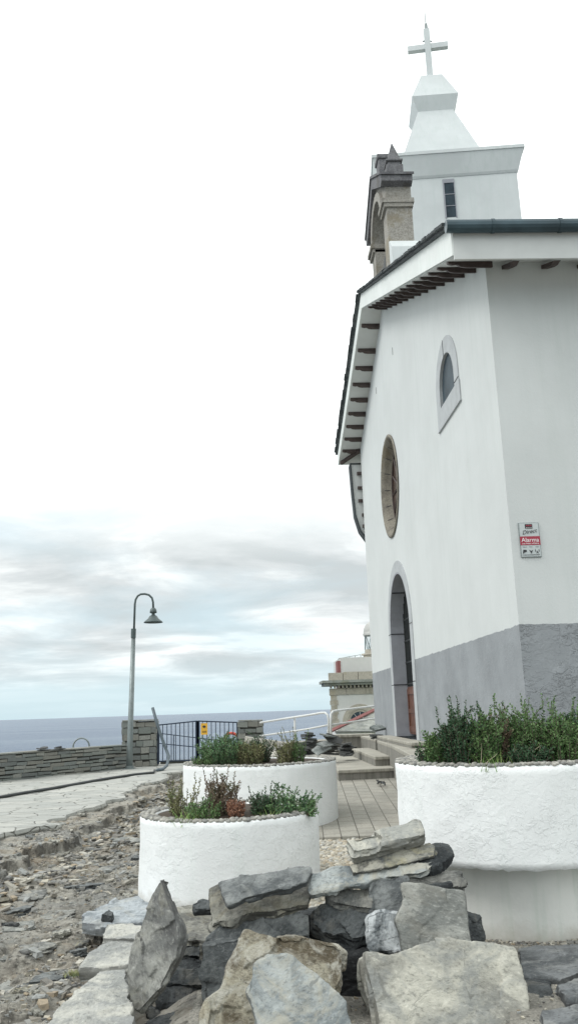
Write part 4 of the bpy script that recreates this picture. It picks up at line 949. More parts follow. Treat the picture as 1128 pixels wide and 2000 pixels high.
for (r0, r1, xx0, xx1) in ((1.0, 1.42, S-.10, S+.05), (.82, .99, S-.05, S+.1)):
    vs = []; n = 20
    for k in range(n+1):
        a = math.pi*k/n
        for rr_ in (r0, r1):
            for yy in (xx0, xx1): vs.append((ac.x+rr_*math.cos(a), yy, zc+rr_*math.sin(a)))
    b.add(vs, [f for k in range(n) for f in ((4*k, 4*k+2, 4*k+6, 4*k+4), (4*k+1, 4*k+5, 4*k+7, 4*k+3), (4*k+2, 4*k+3, 4*k+7, 4*k+6), (4*k, 4*k+4, 4*k+5, 4*k+1))])
aw2 = b.build('arched_window', M['granite_far'], lh)
b = MB(); b.prism([(ac.x+.83*math.cos(a), zc+.83*math.sin(a)) for a in np.linspace(0, math.pi, 20)], S-.02, S+.02, 'y'); b.build('glass', M['glass'], aw2)
b = MB()
for k in range(5): a = math.pi*(k+.5)/5; b.tube([(ac.x+.2*math.cos(a), S-.05, zc+.2*math.sin(a)), (ac.x+.8*math.cos(a), S-.05, zc+.8*math.sin(a))], .02, 4)
b.build('grille', M['lh_white'], aw2)
# annex with slate roof and red verge
D = 58.; an = empty('slate_roofed_shed', tuple(AY(690, 1432, D))); tag(an, 'low shed with grey slate roof and red verge in front of the lighthouse', 'shed')
def tri(b, pts, d0, d1):
    A = [AY(x, y, d0) for x, y in pts]; n = len(A); b.add([tuple(v) for v in A]+[(v.x, v.y+(d1-d0), v.z) for v in A], [tuple(range(n)), tuple(range(n, 2*n))[::-1]]+[(i, (i+1) % n, n+(i+1) % n, n+i) for i in range(n)])
b = MB(); A = [AY(653, 1429, D), AY(770, 1428, D), AY(770, 1376, D+4), AY(733, 1391, D+4)]
for k in range(16):
    u0, u1 = k/16, (k+1)/16+.01; p = [A[0].lerp(A[3], u0), A[1].lerp(A[2], u0), A[1].lerp(A[2], u1), A[0].lerp(A[3], u1)]
    b.add([tuple(v+Vector((0, 0, .03 if j < 2 else .0))) for j, v in enumerate(p)]+[tuple(v-Vector((0, 0, .06))) for v in p], [(0, 1, 2, 3), (4, 7, 6, 5), (0, 4, 5, 1), (1, 5, 6, 2), (2, 6, 7, 3), (3, 7, 4, 0)])
b.build('roof', slate('shed_slate', (.25, .265, .25), (.33, .34, .31), (.12, .125, .12), (.28, .27, .2), .4, .6), an)
b = MB(); b.tube([tuple(A[0]+Vector((-.25, 0, .05))), tuple(A[3]+Vector((-.1, 0, .15)))], .13, 4); b.build('verge', M['brick_red'], an)
b = MB(); b.box(A[0].x+.1, A[1].x, D+.1, D+8, -3, A[0].z-.05); b.build('wall', M['lh_white'], an)
b = MB()
bx0 = AY(650, 1432, 50).x
b.add([(bx0-.3, 46, -1.), (bx0+7, 46, -1.), (bx0+7, 57, -.35), (bx0-.3, 57, -.42), (bx0-.3, 46, -3), (bx0+7, 46, -3), (bx0+7, 57, -3), (bx0-.3, 57, -3)], [(0, 1, 2, 3), (0, 4, 5, 1), (0, 3, 7, 4), (1, 5, 6, 2)])
o = b.build('grass_bank', M['headland']); tag(o, kind='structure')

# ================================================================== STONES
def rough_stone(name, label, P0, poly3, n, thick, mat, cat='slate', group=None, vox=.0068, amp=1., shrink=0., strata=1.):
    """poly3: list of 3-D corners on a plane with normal n; grown backwards by thick, broken up and pitted"""
    n = Vector(n).normalized(); cen = sum(poly3, Vector())/len(poly3)
    u = (poly3[1]-poly3[0]); u = (u-n*u.dot(n)).normalized(); v = n.cross(u)
    A = Matrix((u, v, n)).transposed()
    loc = [A.transposed() @ (p-cen) for p in poly3]
    pts = []
    for i, p in enumerate(loc):      # ragged outline
        q_ = loc[(i+1) % len(loc)]; L = (q_-p).length; m = max(1, int(L/.05)); d = (q_-p); pr = Vector((d.y, -d.x, 0)).normalized() if L > 0 else Vector((0, 0, 0))
        for j in range(m): pts.append(p+d*j/m+pr*(random.gauss(0, .006)*amp if j else 0))
    area = sum(pts[i].x*pts[(i+1) % len(pts)].y-pts[(i+1) % len(pts)].x*pts[i].y for i in range(len(pts)))
    if area < 0: pts.reverse()
    b = MB(); m = len(pts); k = 1-shrink
    vs = [(p.x, p.y, 0) for p in pts]+[(p.x*(1+.02), p.y*(1+.02), -thick*.4) for p in pts]+[(p.x*k, p.y*k, -thick) for p in pts]
    b.add(vs, [tuple(range(m)), tuple(range(2*m, 3*m))[::-1]]+[(r*m+i, (r+1)*m+i, (r+1)*m+(i+1) % m, r*m+(i+1) % m) for r in (0, 1) for i in range(m)])
    def md(o): r = o.modifiers.new('r', 'REMESH'); r.mode = 'VOXEL'; r.voxel_size = vox; return []
    me = baked(b.mesh(), md)
    co = np.empty(len(me.vertices)*3); me.vertices.foreach_get('co', co); co = co.reshape(-1, 3)
    nr = np.empty(len(me.vertices)*3); me.vertices.foreach_get('normal', nr); nr = nr.reshape(-1, 3)
    sd = hash(name+label) % 997 if False else random.randrange(999)
    rim = 1-np.clip(np.abs(nr[:, 2])*1.3, 0, 1); flat = 1-rim
    S1 = np.stack([co[:, 0]*4, co[:, 1]*4, co[:, 2]*58], 1); S2 = np.stack([co[:, 0]*14, co[:, 1]*14, co[:, 2]*30], 1)
    lay = np.round(vn(S1, sd)*2.5)/2.5*.014+vn(S2, sd+5)*.008+fbm(co*9, sd+3, 3)*.009
    t1 = fbm(co*np.array([4.5, 4.5, 2]), sd+9, 4); ter = np.floor(t1*2.6)/2.6*.016+t1*.004
    rs = np.random.default_rng(sd+11); lo_, hi_ = co.min(0), co.max(0); sc3 = np.array([1, 1, 3.2]); ext = (hi_-lo_)
    ns_ = int(np.clip((ext[0]*ext[1])/.0065, 14, 160)); cw = co*1.0; cw = cw+.012*np.stack([vn(co*16, sd), vn(co*16, sd+1), vn(co*16, sd+2)], 1)
    sp_ = lo_+rs.random((ns_, 3))*ext; best = np.full(len(co), 1e9); bi = np.zeros(len(co), int)
    for k_ in range(ns_):
        dd_ = (((cw-sp_[k_])*sc3)**2).sum(1); m_ = dd_ < best; best[m_] = dd_[m_]; bi[m_] = k_
    off_ = rs.normal(0, .0035, ns_); gr_ = rs.normal(0, .075, (ns_, 3)); fac = off_[bi]+((co-sp_[bi])*gr_[bi]).sum(1)
    d = rim*(lay+fac*1.3)*amp*strata+flat*(fac+.35*ter)*amp+.0022*fbm(co*28, sd+1, 2)
    low = fbm(co*2.3, sd+40, 2)*.006*amp
    co = co+nr*(d+low)[:, None]
    ed = np.empty(len(me.edges)*2, int); me.edges.foreach_get('vertices', ed); ed = ed.reshape(-1, 2); acc = np.zeros_like(co); cnt = np.zeros(len(co))
    for a_, b_ in ((0, 1), (1, 0)): np.add.at(acc, ed[:, a_], co[ed[:, b_]]); np.add.at(cnt, ed[:, a_], 1)
    co = co*.6+acc/np.maximum(cnt, 1)[:, None]*.4; me.vertices.foreach_set('co', co.ravel()); me.update()
    me.materials.append(mat); me.polygons.foreach_set('use_smooth', [True]*len(me.polygons)); me.set_sharp_from_angle(angle=R(32))
    o = bpy.data.objects.new(name, me); C.objects.link(o); o.matrix_world = Matrix.Translation(cen) @ A.to_4x4()
    tag(o, label, cat, group); return o
def stone(name, label, px, d0, n, thick, mat, **k):
    """px: outline read off the photo, laid on a plane through depth d0 (at the outline's centre)"""
    n = Vector(n).normalized(); c = (sum(p[0] for p in px)/len(px), sum(p[1] for p in px)/len(px)); a = AY(c[0], c[1], d0); P = []
    for x, y in px:
        r = ray(x, y); t = (a-CAM).dot(n)/r.dot(n); P.append(CAM+r*t)
    return rough_stone(name, label, None, P, n, thick, mat, **k)
GS = 'slate slabs of the foreground heap'
FLAT = (.0, -.42, .91)
# flat border slabs at lower left (ground level)
def border(label, px, z, mat, th=.09):
    P = [AZ(x, y, z) for x, y in px]; return rough_stone('border_slab', label, None, P, (0, 0, 1), th, mat, cat='paving slab', group='border slabs by the rubble', vox=.011, amp=.7)
border('large pale worn slab, nearest of the border slabs at the bottom', [(72, 2040), (112, 1968), (158, 1925), (195, 1897), (245, 1893), (262, 1990), (240, 2060)], .01, M['flagL'], .14)
border('narrow pale grey slab just above the nearest border slab', [(155, 1888), (172, 1862), (205, 1843), (262, 1840), (252, 1885)], .0, M['flagL'])
border('small cream slab between the grey slab and the bluish corner slab', [(200, 1832), (210, 1805), (255, 1800), (288, 1812), (270, 1833)], .0, M['flagL'])
border('broad bluish grey slab with a small black stone on it, at the small planter', [(160, 1800), (172, 1776), (235, 1757), (272, 1751), (302, 1768), (288, 1800), (215, 1803)], .005, M['flagG'])
rough_stone('loose_stone', 'small black stone lying on the bluish border slab', None, [AZ(x, y, .05) for x, y in [(199, 1787), (213, 1777), (221, 1783), (218, 1790)]], (0, 0, 1), .045, M['slateD'], cat='stone', vox=.006, amp=.5)
stone('slate_slab', 'flat buff slab under the small planter, right of the upright shard', [(338, 1768), (412, 1768), (416, 1832), (366, 1836), (350, 1815)], 6.1, (0, -.25, .97), .10, M['slateC'], group=GS)
stone('loose_stone', 'small dark stone lying against the foot of the small planter', [(377, 1765), (395, 1756), (413, 1757), (412, 1772), (380, 1775)], 6.0, (0, -.5, .9), .06, M['slateD'], cat='stone', vox=.007, amp=.5)
for lab_, px_, m_ in (('dark slate paving slab with pale veins directly below the big planter base', [(1010, 1850), (1070, 1846), (1145, 1838), (1150, 1890), (1095, 1912), (1022, 1905)], 'flagD'), ('dark slate paving slab at the right edge, next below the pale veined one', [(1085, 1922), (1150, 1900), (1155, 1950), (1110, 1955)], 'flagD'), ('dark slate paving slab in the bottom right corner', [(1055, 1972), (1120, 1962), (1170, 1955), (1170, 2050), (1062, 2040)], 'flagD')):
    P_ = [AZ(x, y, .03) for x, y in px_]; rough_stone('border_slab', lab_, None, P_, (0, 0, 1), .06, M[m_], cat='paving slab', vox=.009, amp=.6)
# dark stack under the shard
for i, (y0, y1, xa, xb, lab) in enumerate([(1842, 1868, 318, 392, 'topmost'), (1868, 1895, 322, 396, 'second'), (1892, 1925, 315, 398, 'third'), (1926, 1962, 305, 392, 'fourth'), (1962, 2010, 285, 400, 'lowest')]):
    stone('slate_slab', lab+' dark slate in the shaded stack between the shard and the blue block', [(xa, y0+6), (xa+30, y0), (xb, y0+3), (xb-2, y1), (xa+12, y1-2)], 5.5-.05*i, (random.uniform(-.1, .1), -.75, .66), .12, M['slateD'], group=GS)
stone('slate_slab', 'black slab added for the deep shade in the gap between the lichened boulder and the pale cream block', [(655, 1872), (742, 1862), (752, 2045), (662, 2045)], 5.12, (0, -.97, .2), .12, M['slateShade'], group=GS)  # added slab, its black colour stands in for shade in the gap
stone('slate_slab', 'flat dark slate on the ground between the foot of the shard and the lichened boulder', [(285, 1990), (330, 1972), (402, 1962), (405, 2045), (280, 2045)], 5.0, (0, -.2, .98), .08, M['slateD'], group=GS)
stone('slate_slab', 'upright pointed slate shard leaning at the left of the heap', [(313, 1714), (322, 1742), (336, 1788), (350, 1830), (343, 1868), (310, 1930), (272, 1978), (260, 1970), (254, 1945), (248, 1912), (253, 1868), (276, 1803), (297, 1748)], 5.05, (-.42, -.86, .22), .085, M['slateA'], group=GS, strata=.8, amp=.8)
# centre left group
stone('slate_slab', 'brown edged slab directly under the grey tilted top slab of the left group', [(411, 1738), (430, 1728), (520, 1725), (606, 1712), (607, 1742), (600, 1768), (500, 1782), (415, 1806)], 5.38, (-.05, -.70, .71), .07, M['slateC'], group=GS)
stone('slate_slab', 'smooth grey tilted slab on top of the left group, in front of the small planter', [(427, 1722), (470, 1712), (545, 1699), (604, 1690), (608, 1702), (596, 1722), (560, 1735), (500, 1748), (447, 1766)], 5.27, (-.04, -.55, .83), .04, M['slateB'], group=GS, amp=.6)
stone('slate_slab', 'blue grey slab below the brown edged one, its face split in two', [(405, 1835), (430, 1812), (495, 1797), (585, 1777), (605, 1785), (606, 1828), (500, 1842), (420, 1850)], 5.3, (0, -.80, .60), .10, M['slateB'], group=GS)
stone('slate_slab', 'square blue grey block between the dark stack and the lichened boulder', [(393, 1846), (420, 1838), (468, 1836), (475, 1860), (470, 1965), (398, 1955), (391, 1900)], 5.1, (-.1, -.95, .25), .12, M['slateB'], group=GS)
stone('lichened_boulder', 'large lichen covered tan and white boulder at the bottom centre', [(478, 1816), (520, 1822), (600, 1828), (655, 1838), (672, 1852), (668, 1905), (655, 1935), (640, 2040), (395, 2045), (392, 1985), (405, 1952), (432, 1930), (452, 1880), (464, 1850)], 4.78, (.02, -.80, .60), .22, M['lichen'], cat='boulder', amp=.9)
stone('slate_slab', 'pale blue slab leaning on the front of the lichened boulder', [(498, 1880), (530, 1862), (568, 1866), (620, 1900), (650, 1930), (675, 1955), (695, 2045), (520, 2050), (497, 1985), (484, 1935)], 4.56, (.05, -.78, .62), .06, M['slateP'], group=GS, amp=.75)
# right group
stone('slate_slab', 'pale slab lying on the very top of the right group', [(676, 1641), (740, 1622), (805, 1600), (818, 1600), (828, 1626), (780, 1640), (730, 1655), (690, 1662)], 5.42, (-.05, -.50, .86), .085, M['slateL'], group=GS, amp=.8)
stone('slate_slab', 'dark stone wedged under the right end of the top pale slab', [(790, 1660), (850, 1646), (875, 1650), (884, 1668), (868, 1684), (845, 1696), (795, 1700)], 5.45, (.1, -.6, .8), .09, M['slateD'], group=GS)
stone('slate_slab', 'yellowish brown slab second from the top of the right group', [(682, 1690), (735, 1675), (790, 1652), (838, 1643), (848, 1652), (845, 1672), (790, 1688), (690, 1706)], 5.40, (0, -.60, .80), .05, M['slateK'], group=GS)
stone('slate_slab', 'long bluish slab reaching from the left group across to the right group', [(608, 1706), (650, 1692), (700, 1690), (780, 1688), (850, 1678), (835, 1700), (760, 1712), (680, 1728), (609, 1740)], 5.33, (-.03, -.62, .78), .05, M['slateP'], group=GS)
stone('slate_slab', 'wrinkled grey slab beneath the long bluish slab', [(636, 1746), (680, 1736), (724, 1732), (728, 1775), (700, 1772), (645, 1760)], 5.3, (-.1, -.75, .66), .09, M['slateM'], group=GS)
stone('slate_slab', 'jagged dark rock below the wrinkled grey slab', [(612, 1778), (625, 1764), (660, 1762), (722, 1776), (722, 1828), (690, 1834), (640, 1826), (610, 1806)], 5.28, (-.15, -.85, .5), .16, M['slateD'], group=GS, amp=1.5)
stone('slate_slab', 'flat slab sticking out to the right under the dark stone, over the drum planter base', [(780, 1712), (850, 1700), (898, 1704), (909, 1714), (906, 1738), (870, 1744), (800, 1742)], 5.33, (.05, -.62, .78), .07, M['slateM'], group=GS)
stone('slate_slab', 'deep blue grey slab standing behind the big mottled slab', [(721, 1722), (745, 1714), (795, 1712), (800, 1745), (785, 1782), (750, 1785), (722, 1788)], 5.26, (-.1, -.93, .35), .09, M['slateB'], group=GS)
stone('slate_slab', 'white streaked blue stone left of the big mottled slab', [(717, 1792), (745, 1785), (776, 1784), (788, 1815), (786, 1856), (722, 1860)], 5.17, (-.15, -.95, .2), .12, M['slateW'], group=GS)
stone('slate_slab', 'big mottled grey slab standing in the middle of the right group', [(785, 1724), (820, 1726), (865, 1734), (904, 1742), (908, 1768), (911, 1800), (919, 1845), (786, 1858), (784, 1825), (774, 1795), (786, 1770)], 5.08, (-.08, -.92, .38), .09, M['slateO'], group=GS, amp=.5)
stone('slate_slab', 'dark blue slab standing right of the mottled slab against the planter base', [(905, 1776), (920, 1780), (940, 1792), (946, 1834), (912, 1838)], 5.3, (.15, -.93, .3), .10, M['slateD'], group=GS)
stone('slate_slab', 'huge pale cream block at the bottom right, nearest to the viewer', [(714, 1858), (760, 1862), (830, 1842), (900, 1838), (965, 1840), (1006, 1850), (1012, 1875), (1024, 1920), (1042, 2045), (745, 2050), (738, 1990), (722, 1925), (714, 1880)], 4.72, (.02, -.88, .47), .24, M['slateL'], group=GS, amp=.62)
for i, (px, lab) in enumerate([([(660, 1846), (735, 1838), (735, 1868), (672, 1874)], '')]):
    stone('slate_slab', 'thin dark slate in the gap between the lichened boulder and the pale cream block', px, 5.28-.08*i, (0, -.8, .6), .14, M['slateD'], group=GS)
stone('slate_slab', 'dark flat slate on the ground right of the pale cream block', [(1022, 1915), (1068, 1905), (1074, 1948), (1030, 1960)], 4.95, (0, -.1, 1), .05, M['slateD'], group=GS)
# supporting stones hidden under the two groups
for (x, y, z0, z1, lab) in ((.28, 5.62, -.03, .30, 'low dark support stone under the left group'), (.78, 5.42, -.03, .40, 'low dark support stone under the right group'), (-.05, 5.62, -.03, .30, 'low dark support stone behind the blue block'), (.98, 5.40, -.03, .48, 'low dark support stone under the right end of the long slab')):
    P = [Vector((x-.14, y-.10, z1)), Vector((x+.14, y-.11, z1)), Vector((x+.15, y+.1, z1)), Vector((x-.13, y+.1, z1))]
    rough_stone('slate_slab', lab, None, P, (0, 0, 1), z1-z0, M['slateD'], group=GS, vox=.014)

# ---- rubble
def chip(b, c, s, fl=.45):
    vs = []; a = random.uniform(0, 3.14); ca, sa = math.cos(a), math.sin(a); sx, sy, sz = s*random.uniform(.6, 1.3), s*random.uniform(.4, .9), s*fl*random.uniform(.5, 1.2); tl = random.uniform(-.35, .35)
    for z in (-1, 1):
        for x, y in ((-1, -1), (1, -1), (1, 1), (-1, 1)):
            X, Y, Zz = sx*x*random.uniform(.55, 1.05), sy*y*random.uniform(.55, 1.05), sz*z*random.uniform(.5, 1); Zz += X*tl
            vs.append((c[0]+X*ca-Y*sa, c[1]+X*sa+Y*ca, c[2]+Zz))
    b.add(vs, [(3, 2, 1, 0), (4, 5, 6, 7)]+[(i, (i+1) % 4, 4+(i+1) % 4, 4+i) for i in range(4)])
def in_rubble(x, y):
    if math.hypot(x+.28, y-7.95) < .82 or math.hypot(x, y-11.4) < 1.: return False
    if x > -.45 and y < 8.3: return False
    if x > -.9+0.0*(y) and y > 8.3: return False
    if y < 6.6 and x > -1.25+(y-4.6)*.13: return False
    return x < -.35
b = MB(); k = 0
while k < 4200:
    y = 4.2*math.exp(random.random()**1.15*math.log(5.5)); x = random.uniform(-.42*y-.3, -.35)
    dens = float(vn(np.array([[x*.8, y*.5, 0]]), 77)[0]); e = float(edge_x(y))
    if not in_rubble(x, y) or (x < e+.02) or (random.random() > .12+1.5*dens): k += .2; continue
    s = random.choice((.012, .018, .025, .04))*random.uniform(.7, 1.35); chip(b, (x, y, gz(x, y)+s*.12), s); k += 1
for i in range(12000):
    y = 4.0*math.exp(random.random()*math.log(4.5)); x = random.uniform(-.42*y-.3, -.35)
    if in_rubble(x, y) and x > edge_x(y): s = random.uniform(.005, .014)*(.6+y*.06); chip(b, (x, y, gz(x, y)+s*.1), s, .5)
# denser pale scree strip below the broken edge
for i in range(2600):
    y = random.uniform(7.6, 23); x = float(np.interp(y, [6, 9.68, 11.88, 14, 17, 24], [-3.9, -2.78, -2.43, -2.45, -2.4, -2.3]))+.1+abs(random.gauss(0, .42)); 
    if in_rubble(x, y) and x > edge_x(y): s = random.uniform(.02, .07); chip(b, (x, y, gz(x, y)+s*.2), s, .3)
o = b.build('rubble', M['rubble'], fix=False); tag(o, 'broken slate chips and gravel scattered over the dug up ground', 'rubble', kind='stuff')
# grit chips on the right
b = MB()
for i in range(1500):
    x, y = random.uniform(-.35, 2.2), random.uniform(4.2, 6.0); s = random.uniform(.004, .012); chip(b, (x, y, (.002 if x > 1.2 else gz(x, y))+s*.2), s, .6)
for i in range(500):
    a = random.uniform(math.pi, 2*math.pi); rr_ = .61+abs(random.gauss(0, .03)); s = random.uniform(.006, .02); chip(b, (1.83+rr_*math.cos(a), 6.43+rr_*math.sin(a), .004), s, .6)
o = b.build('gravel', M['rubble'], fix=False); tag(o, 'fine gravel and dirt around the foot of the big planter', 'gravel', kind='stuff')
# individual larger rocks
protos = []
for k in range(7):
    P = [Vector((.5*math.cos(a)*random.uniform(.7, 1.1), .35*math.sin(a)*random.uniform(.7, 1.1), 0)) for a in np.linspace(0, 6.283, random.choice((6, 7, 8)))[:-1]]
    o = rough_stone('rubble_stone', 'x', None, P, (0, 0, 1), random.uniform(.18, .32), [M['slateC'], M['slateB'], M['slateL'], M['slateA'], M['slateK'], M['slateO'], M['slateD']][k], vox=.03, amp=2.2); protos.append(o)
lab = ['loose buff slate fragment lying in the dug up rubble', 'loose blue grey slate fragment lying in the dug up rubble', 'loose whitish slate fragment lying in the dug up rubble', 'loose grey green slate fragment lying in the dug up rubble', 'loose brown stained slate fragment lying in the dug up rubble', 'loose mottled grey stone lying in the dug up rubble', 'loose nearly black slate fragment lying in the dug up rubble']
used = [False]*7
def rock(k, x, y, s, rz=None):
    o = protos[k]
    if used[k]: o = o.copy(); C.objects.link(o)
    elif True: C.objects.unlink(o); C.objects.link(o)
    used[k] = True
    o.rotation_euler = (random.uniform(-.2, .2), random.uniform(-.2, .2), random.uniform(0, 6.28) if rz is None else rz); o.scale = (s, s, s); o.location = (x, y, gz(x, y)+s*.10)
    tag(o, lab[k], 'stone', ['buff', 'blue grey', 'whitish', 'grey green', 'brown', 'mottled', 'black'][k]+' rubble stones')
    return o
for px, py, k, s in [(70, 1715, 2, .20), (92, 1718, 2, .16), (75, 1935, 2, .14), (20, 1935, 0, .22), (60, 1925, 4, .22), (78, 1960, 2, .13), (128, 1875, 3, .22), (120, 1815, 2, .22), (85, 1915, 0, .18), (8, 1985, 2, .18), (30, 1995, 1, .16), (90, 1985, 3, .12), (235, 1705, 0, .22), (250, 1730, 2, .2), (258, 1675, 1, .2), (228, 1690, 4, .16), (205, 1745, 0, .15), (185, 1755, 2, .13), (240, 1750, 3, .18), (262, 1700, 5, .2), (268, 1660, 1, .16), (140, 1690, 6, .18), (55, 1765, 6, .16), (22, 1800, 6, .2), (90, 1805, 5, .14), (150, 1850, 1, .16), (105, 1655, 2, .22), (125, 1665, 0, .22), (150, 1660, 2, .22), (175, 1650, 4, .22), (60, 1640, 1, .24), (80, 1648, 3, .22), (200, 1660, 0, .2), (195, 1630, 3, .2), (100, 1630, 0, .24), (120, 1620, 5, .22), (160, 1605, 2, .25), (210, 1590, 0, .25), (240, 1565, 4, .28), (30, 1680, 5, .2), (10, 1670, 0, .22), (15, 1850, 5, .18), (50, 1890, 1, .15), (170, 1800, 0, .14), (158, 1830, 4, .18), (280, 1555, 2, .28), (290, 1540, 0, .3)]:
    p = AZ(px, py, -.12)
    if in_rubble(p.x, p.y) or p.y < 7.5: rock(k, p.x, p.y, s*random.uniform(.8, 1.1))
for px, py, k, s in [(60, 1742, 3, .55), (150, 1722, 1, .6), (38, 1805, 5, .5), (112, 1772, 3, .5), (192, 1722, 1, .45), (228, 1655, 5, .6), (72, 1852, 3, .42), (15, 1762, 1, .6), (30, 1893, 5, .45), (205, 1690, 3, .55), (252, 1640, 5, .6), (290, 1600, 1, .7), (215, 1622, 3, .6), (150, 1790, 5, .45), (95, 1700, 1, .55), (105, 1885, 1, .35)]:
    p = AZ(px, py, -.14)
    if in_rubble(p.x, p.y): o_ = rock(k, p.x, p.y, s); o_.scale = (s, s*.8, s*.4); o_.location.z = gz(p.x, p.y)+.012; o_.rotation_euler = (random.uniform(-.06, .06), random.uniform(-.06, .06), random.uniform(0, 6.28))
for k in range(7):
    if not used[k]: bpy.data.objects.remove(protos[k])
blades('weed_tuft', 'small patch of green weed at the edge of the nearest border slab', *[v for v in AZ(143, 1905, -.05)], .035, .06, 150, M['leaf_olive'], .003, bend=.6)
# pebble strip
b = MB(); k = 0
for iy in range(60):
    for ix in range(24):
        x = -.1+ix*.058+(iy % 2)*.029+random.uniform(-.012, .012); y = 6.9+iy*.052+random.uniform(-.01, .01)
        if y > 9.97 or x > 1.25: continue
        if math.hypot(x+.28, y-7.95) < .83 or math.hypot(x-1.83, y-6.43) < .62: continue
        pebble_mesh(b, (x, y, max(gz(x, y), -.03)+.012+random.uniform(-.006, .004)), random.uniform(.028, .036), .7, (8, 5))
o = b.build('pebbles', M['pebble'], fix=False, smooth=True); tag(o, 'cream rounded pebbles set as a strip before the pavers', 'pebbles', kind='stuff')
# ---- slate stacks by the steps
base = MB(); pts = [(-.5+random.uniform(-.04, .04), -.3), (0, -.34+random.uniform(-.03, .03)), (.46, -.27), (.52, .1), (.2, .33), (-.4, .28)]
def mkslate():
    P = [Vector((.5*math.cos(a)*random.uniform(.75, 1.1), .34*math.sin(a)*random.uniform(.75, 1.1), 0)) for a in np.linspace(0, 6.283, 7)[:-1]]
    P = [p+Vector((random.uniform(-.12, .12), random.uniform(-.1, .1), 0)) for p in P]
    b = MB(); b.prism([(p.x, p.y) for p in P], -.05, .05, 'z'); return b.mesh()
meshes = []
for k in range(5):
    me = mkslate(); me.materials.append(M['stackslate'] if k < 4 else M['paleslate']); meshes.append(me)
def slate_at(x, y, z, s, th, lab_, grp, k=None, tilt=.08, rz=None):
    k = random.randrange(4) if k is None else k
    o = bpy.data.objects.new('thin_slate', meshes[k]); C.objects.link(o); o.location = (x, y, z); o.scale = (s, s, th*10)
    o.rotation_euler = (random.gauss(0, tilt), random.gauss(0, tilt), random.uniform(0, 6.28) if rz is None else rz); tag(o, lab_, 'slate', grp); return o
def pile(px0, px1, ytop, ybot, d, lab_, grp, s=.45, th=.03):
    A, B = AY(px0, ybot, d), AY(px1, ybot, d); zt_ = AY((px0+px1)/2, ytop, d).z; z = A.z
    while z < zt_:
        f = (z-A.z)/(zt_-A.z+1e-6); w = (B.x-A.x); n = max(1, int(round(w/(s*.8))))
        for i in range(n):
            x = A.x+w*(i+.5)/n*(1) if n > 1 else (A.x+B.x)/2
            slate_at(x+random.gauss(0, .03), d+random.gauss(0, .05), z+th/2, s*random.uniform(.8, 1.15)*(1-.35*f), th*random.uniform(.7, 1.1), lab_, grp)
        z += th*.95
pile(590, 616, 1431, 1474, 17.5, 'thin dark slate in the tall pile left of the leaning slates by the steps', 'slates of the tall pile')
pile(652, 700, 1453, 1475, 17.2, 'thin dark slate in the long low pile just left of the steps', 'slates of the low pile')
pile(632, 655, 1452, 1474, 16.6, 'thin dark slate in the heap below the pale leaning slates', 'slates of the middle heap')
for (x, y, rx, lab_) in ((628, 1462, 1.0, 'pale grey green slate leaning leftmost against the middle heap'), (638, 1453, .45, 'pale slate lying tilted on top of the middle heap'), (650, 1443, .8, 'dark slate tilted up behind the middle heap'), (641, 1437, .2, 'pale slate at the crest of the middle heap')):
    p = AY(x, y, 16.4); o = bpy.data.objects.new('leaning_slate', meshes[4 if 'pale' in lab_ else 1]); C.objects.link(o); o.location = p; o.scale = (.42, .42, .25); o.rotation_euler = (rx, random.uniform(-.3, .3), random.uniform(-.5, .5)); tag(o, lab_, 'slate')
p = AY(735, 1431, 17.85)
for i in range(3): slate_at(p.x-.02*i, 17.85, (.88+.014+.028*i), .30, .026, 'small dark slate lying under the pale slab on the upper step', 'slates on the upper step')
pale_ = slate_at(p.x+.03, 17.85, .88+.012+.028*3+.07, .36, .05, 'pale grey green slab lying tilted on the upper step beside the church corner', None, 4, .0, .1)
pale_.rotation_euler = (.62, .05, .1); pale_.location.z += .05
pile(70, 132, 1461, 1467, 22.6, 'loose grey slate lying on top of the low sea wall', 'slates on the sea wall', .5, .03)
# pavement debris
b = MB(); p = AZ(742, 1532, .33)
for i in range(9): b.tube([tuple(p+Vector((random.gauss(0, .05), random.gauss(0, .12), .01))), tuple(p+Vector((random.gauss(0, .05), random.gauss(0, .1), .05)))], .008, 4)
tag(b.build('debris', M['grille'], None, tuple(p)), 'small dark scrap of debris on the pavers in front of the steps', 'debris')
b = MB(); b.add([tuple(AY(x, y, d)) for x, y, d in [(478, 1440, 23.5), (560, 1452, 23.0), (640, 1446, 23.5), (640, 1500, 22.5), (478, 1500, 22.5)]]+[tuple(AY(x, y, d)+Vector((0, 1.2, 0))) for x, y, d in [(478, 1440, 23.5), (560, 1452, 23.0), (640, 1446, 23.5), (640, 1500, 22.5), (478, 1500, 22.5)]], [(0, 1, 2, 3, 4), (5, 9, 8, 7, 6), (0, 5, 6, 1), (1, 6, 7, 2), (2, 7, 8, 3), (4, 9, 5, 0), (3, 8, 9, 4)])
o = b.build('earth_bank', M['ground']); tag(o, kind='structure')

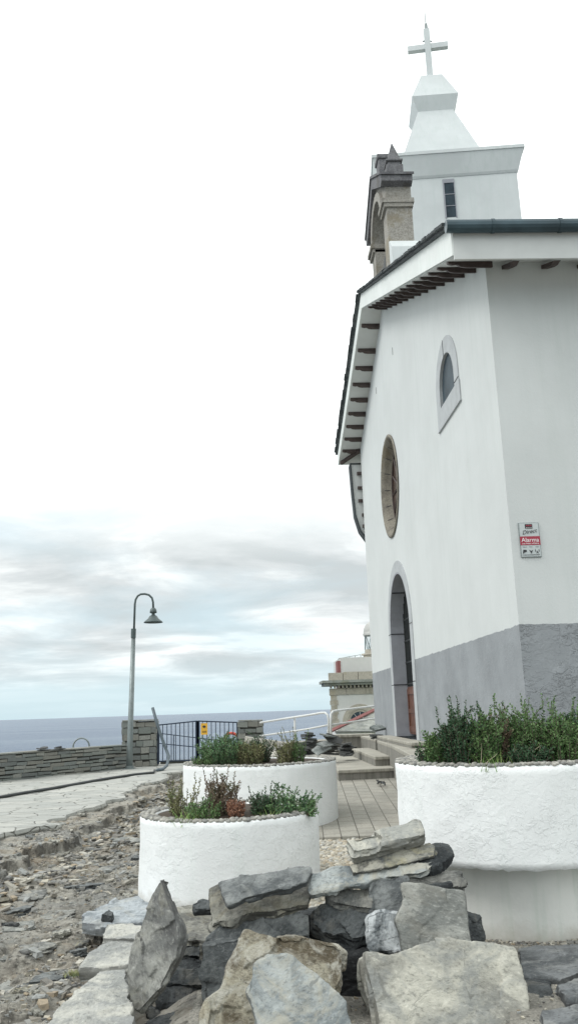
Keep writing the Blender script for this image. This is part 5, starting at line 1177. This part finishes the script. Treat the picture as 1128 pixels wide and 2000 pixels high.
# ================================================================== CAMERA, LIGHT, WORLD
sc = bpy.context.scene
cam = bpy.data.cameras.new('camera'); co_ = bpy.data.objects.new('camera', cam); C.objects.link(co_)
cam.sensor_fit = 'VERTICAL'; cam.sensor_height = 36; cam.sensor_width = 36; cam.lens = F/2000*36; cam.clip_end = 60000; cam.clip_start = .05
co_.matrix_world = Matrix((( RR.x, UU.x, -FF.x, 0), (RR.y, UU.y, -FF.y, 0), (RR.z, UU.z, -FF.z, EYE), (0, 0, 0, 1))); sc.camera = co_
SUNDIR = Vector((-.82, -.20, .85)).normalized()
sun = bpy.data.lights.new('sun', 'SUN'); so = bpy.data.objects.new('sun', sun); C.objects.link(so); sun.energy = 1.15; sun.angle = R(22); sun.color = (1, .98, .95)
so.rotation_euler = SUNDIR.to_track_quat('Z', 'Y').to_euler(); so.location = (-20, -12, 30)
w = bpy.data.worlds.new('World'); sc.world = w; w.use_nodes = True; t = w.node_tree; nd = t.nodes; nd.clear()
out = nd.new('ShaderNodeOutputWorld'); sky = nd.new('ShaderNodeTexSky'); sky.sky_type = 'NISHITA'; sky.sun_disc = False
sky.sun_elevation = math.asin(SUNDIR.z); sky.sun_rotation = math.atan2(SUNDIR.x, SUNDIR.y)
bgs = nd.new('ShaderNodeBackground'); bgs.inputs[1].default_value = .10; t.links.new(sky.outputs[0], bgs.inputs[0])
tc_ = nd.new('ShaderNodeTexCoord'); sp = nd.new('ShaderNodeSeparateXYZ'); t.links.new(tc_.outputs['Generated'], sp.inputs[0])
def wm(op, a, b=0., c=None):
    m = nd.new('ShaderNodeMath'); m.operation = op
    for k, v in enumerate((a, b, c)):
        if v is None: continue
        if isinstance(v, (int, float)): m.inputs[k].default_value = v
        else: t.links.new(v, m.inputs[k])
    return m.outputs[0]
def wramp(f, st):
    m = nd.new('ShaderNodeValToRGB'); e = m.color_ramp.elements
    while len(e) < len(st): e.new(.5)
    for i, (p, c) in enumerate(st): e[i].position = p; c = (c,)*3 if isinstance(c, (int, float)) else c; e[i].color = (*c, 1)
    t.links.new(f, m.inputs[0]); return m.outputs[0]
zc_ = wm('ADD', wm('MAXIMUM', sp.outputs[2], 0.), .11)
cv = nd.new('ShaderNodeCombineXYZ'); t.links.new(wm('DIVIDE', sp.outputs[0], zc_), cv.inputs[0]); t.links.new(wm('DIVIDE', sp.outputs[1], zc_), cv.inputs[1])
def wnoise(scale, detail, loc, rough=.55, sv=(1, 1, 1)):
    mp = nd.new('ShaderNodeMapping'); mp.inputs['Location'].default_value = loc; mp.inputs['Scale'].default_value = sv; t.links.new(cv.outputs[0], mp.inputs[0])
    m = nd.new('ShaderNodeTexNoise'); m.inputs['Scale'].default_value = scale; m.inputs['Detail'].default_value = detail; m.inputs['Roughness'].default_value = rough; m.inputs['Distortion'].default_value = .3
    t.links.new(mp.outputs[0], m.inputs['Vector']); return m.outputs[0]
n1 = wnoise(.55, 7, (10.5, 14.8, 0), .52, (1, .8, 1)); n2 = wnoise(.95, 9, (12.7, 17.4, 2), .58)
ccol = wramp(n2, [(.38, (.53, .575, .585)), (.47, (.65, .69, .70)), (.53, (.80, .84, .84)), (.58, (.95, .98, .98))])
# high cloud deck glows much brighter than the banks near the horizon
hi = wramp(sp.outputs[2], [(.17, 0.), (.33, 1.)])
mxc = nd.new('ShaderNodeMix'); mxc.data_type = 'RGBA'; t.links.new(hi, mxc.inputs[0]); t.links.new(ccol, mxc.inputs[6]); mxc.inputs[7].default_value = (1.27, 1.32, 1.31, 1)
bgc = nd.new('ShaderNodeBackground'); bgc.inputs[1].default_value = 1.0; t.links.new(mxc.outputs[2], bgc.inputs[0])
cover = wm('MAXIMUM', wramp(n1, [(.40, .35), (.56, 1.)]), hi)
lowm = wramp(sp.outputs[2], [(.0, .1), (.03, .35), (.075, 1.)])
mask = wm('MULTIPLY', cover, lowm)
veil = nd.new('ShaderNodeBackground'); veil.inputs[0].default_value = (.60, .77, .84, 1); veil.inputs[1].default_value = 1
mv = nd.new('ShaderNodeMixShader'); mv.inputs[0].default_value = .85; t.links.new(bgs.outputs[0], mv.inputs[1]); t.links.new(veil.outputs[0], mv.inputs[2]); bgs = mv
mx = nd.new('ShaderNodeMixShader'); t.links.new(mask, mx.inputs[0]); t.links.new(bgs.outputs[0], mx.inputs[1]); t.links.new(bgc.outputs[0], mx.inputs[2]); t.links.new(mx.outputs[0], out.inputs[0])
sc.view_settings.view_transform = 'Standard'; sc.view_settings.look = 'None'; sc.view_settings.exposure = 0.25; sc.view_settings.gamma = 1
sc.cycles.max_bounces = 6
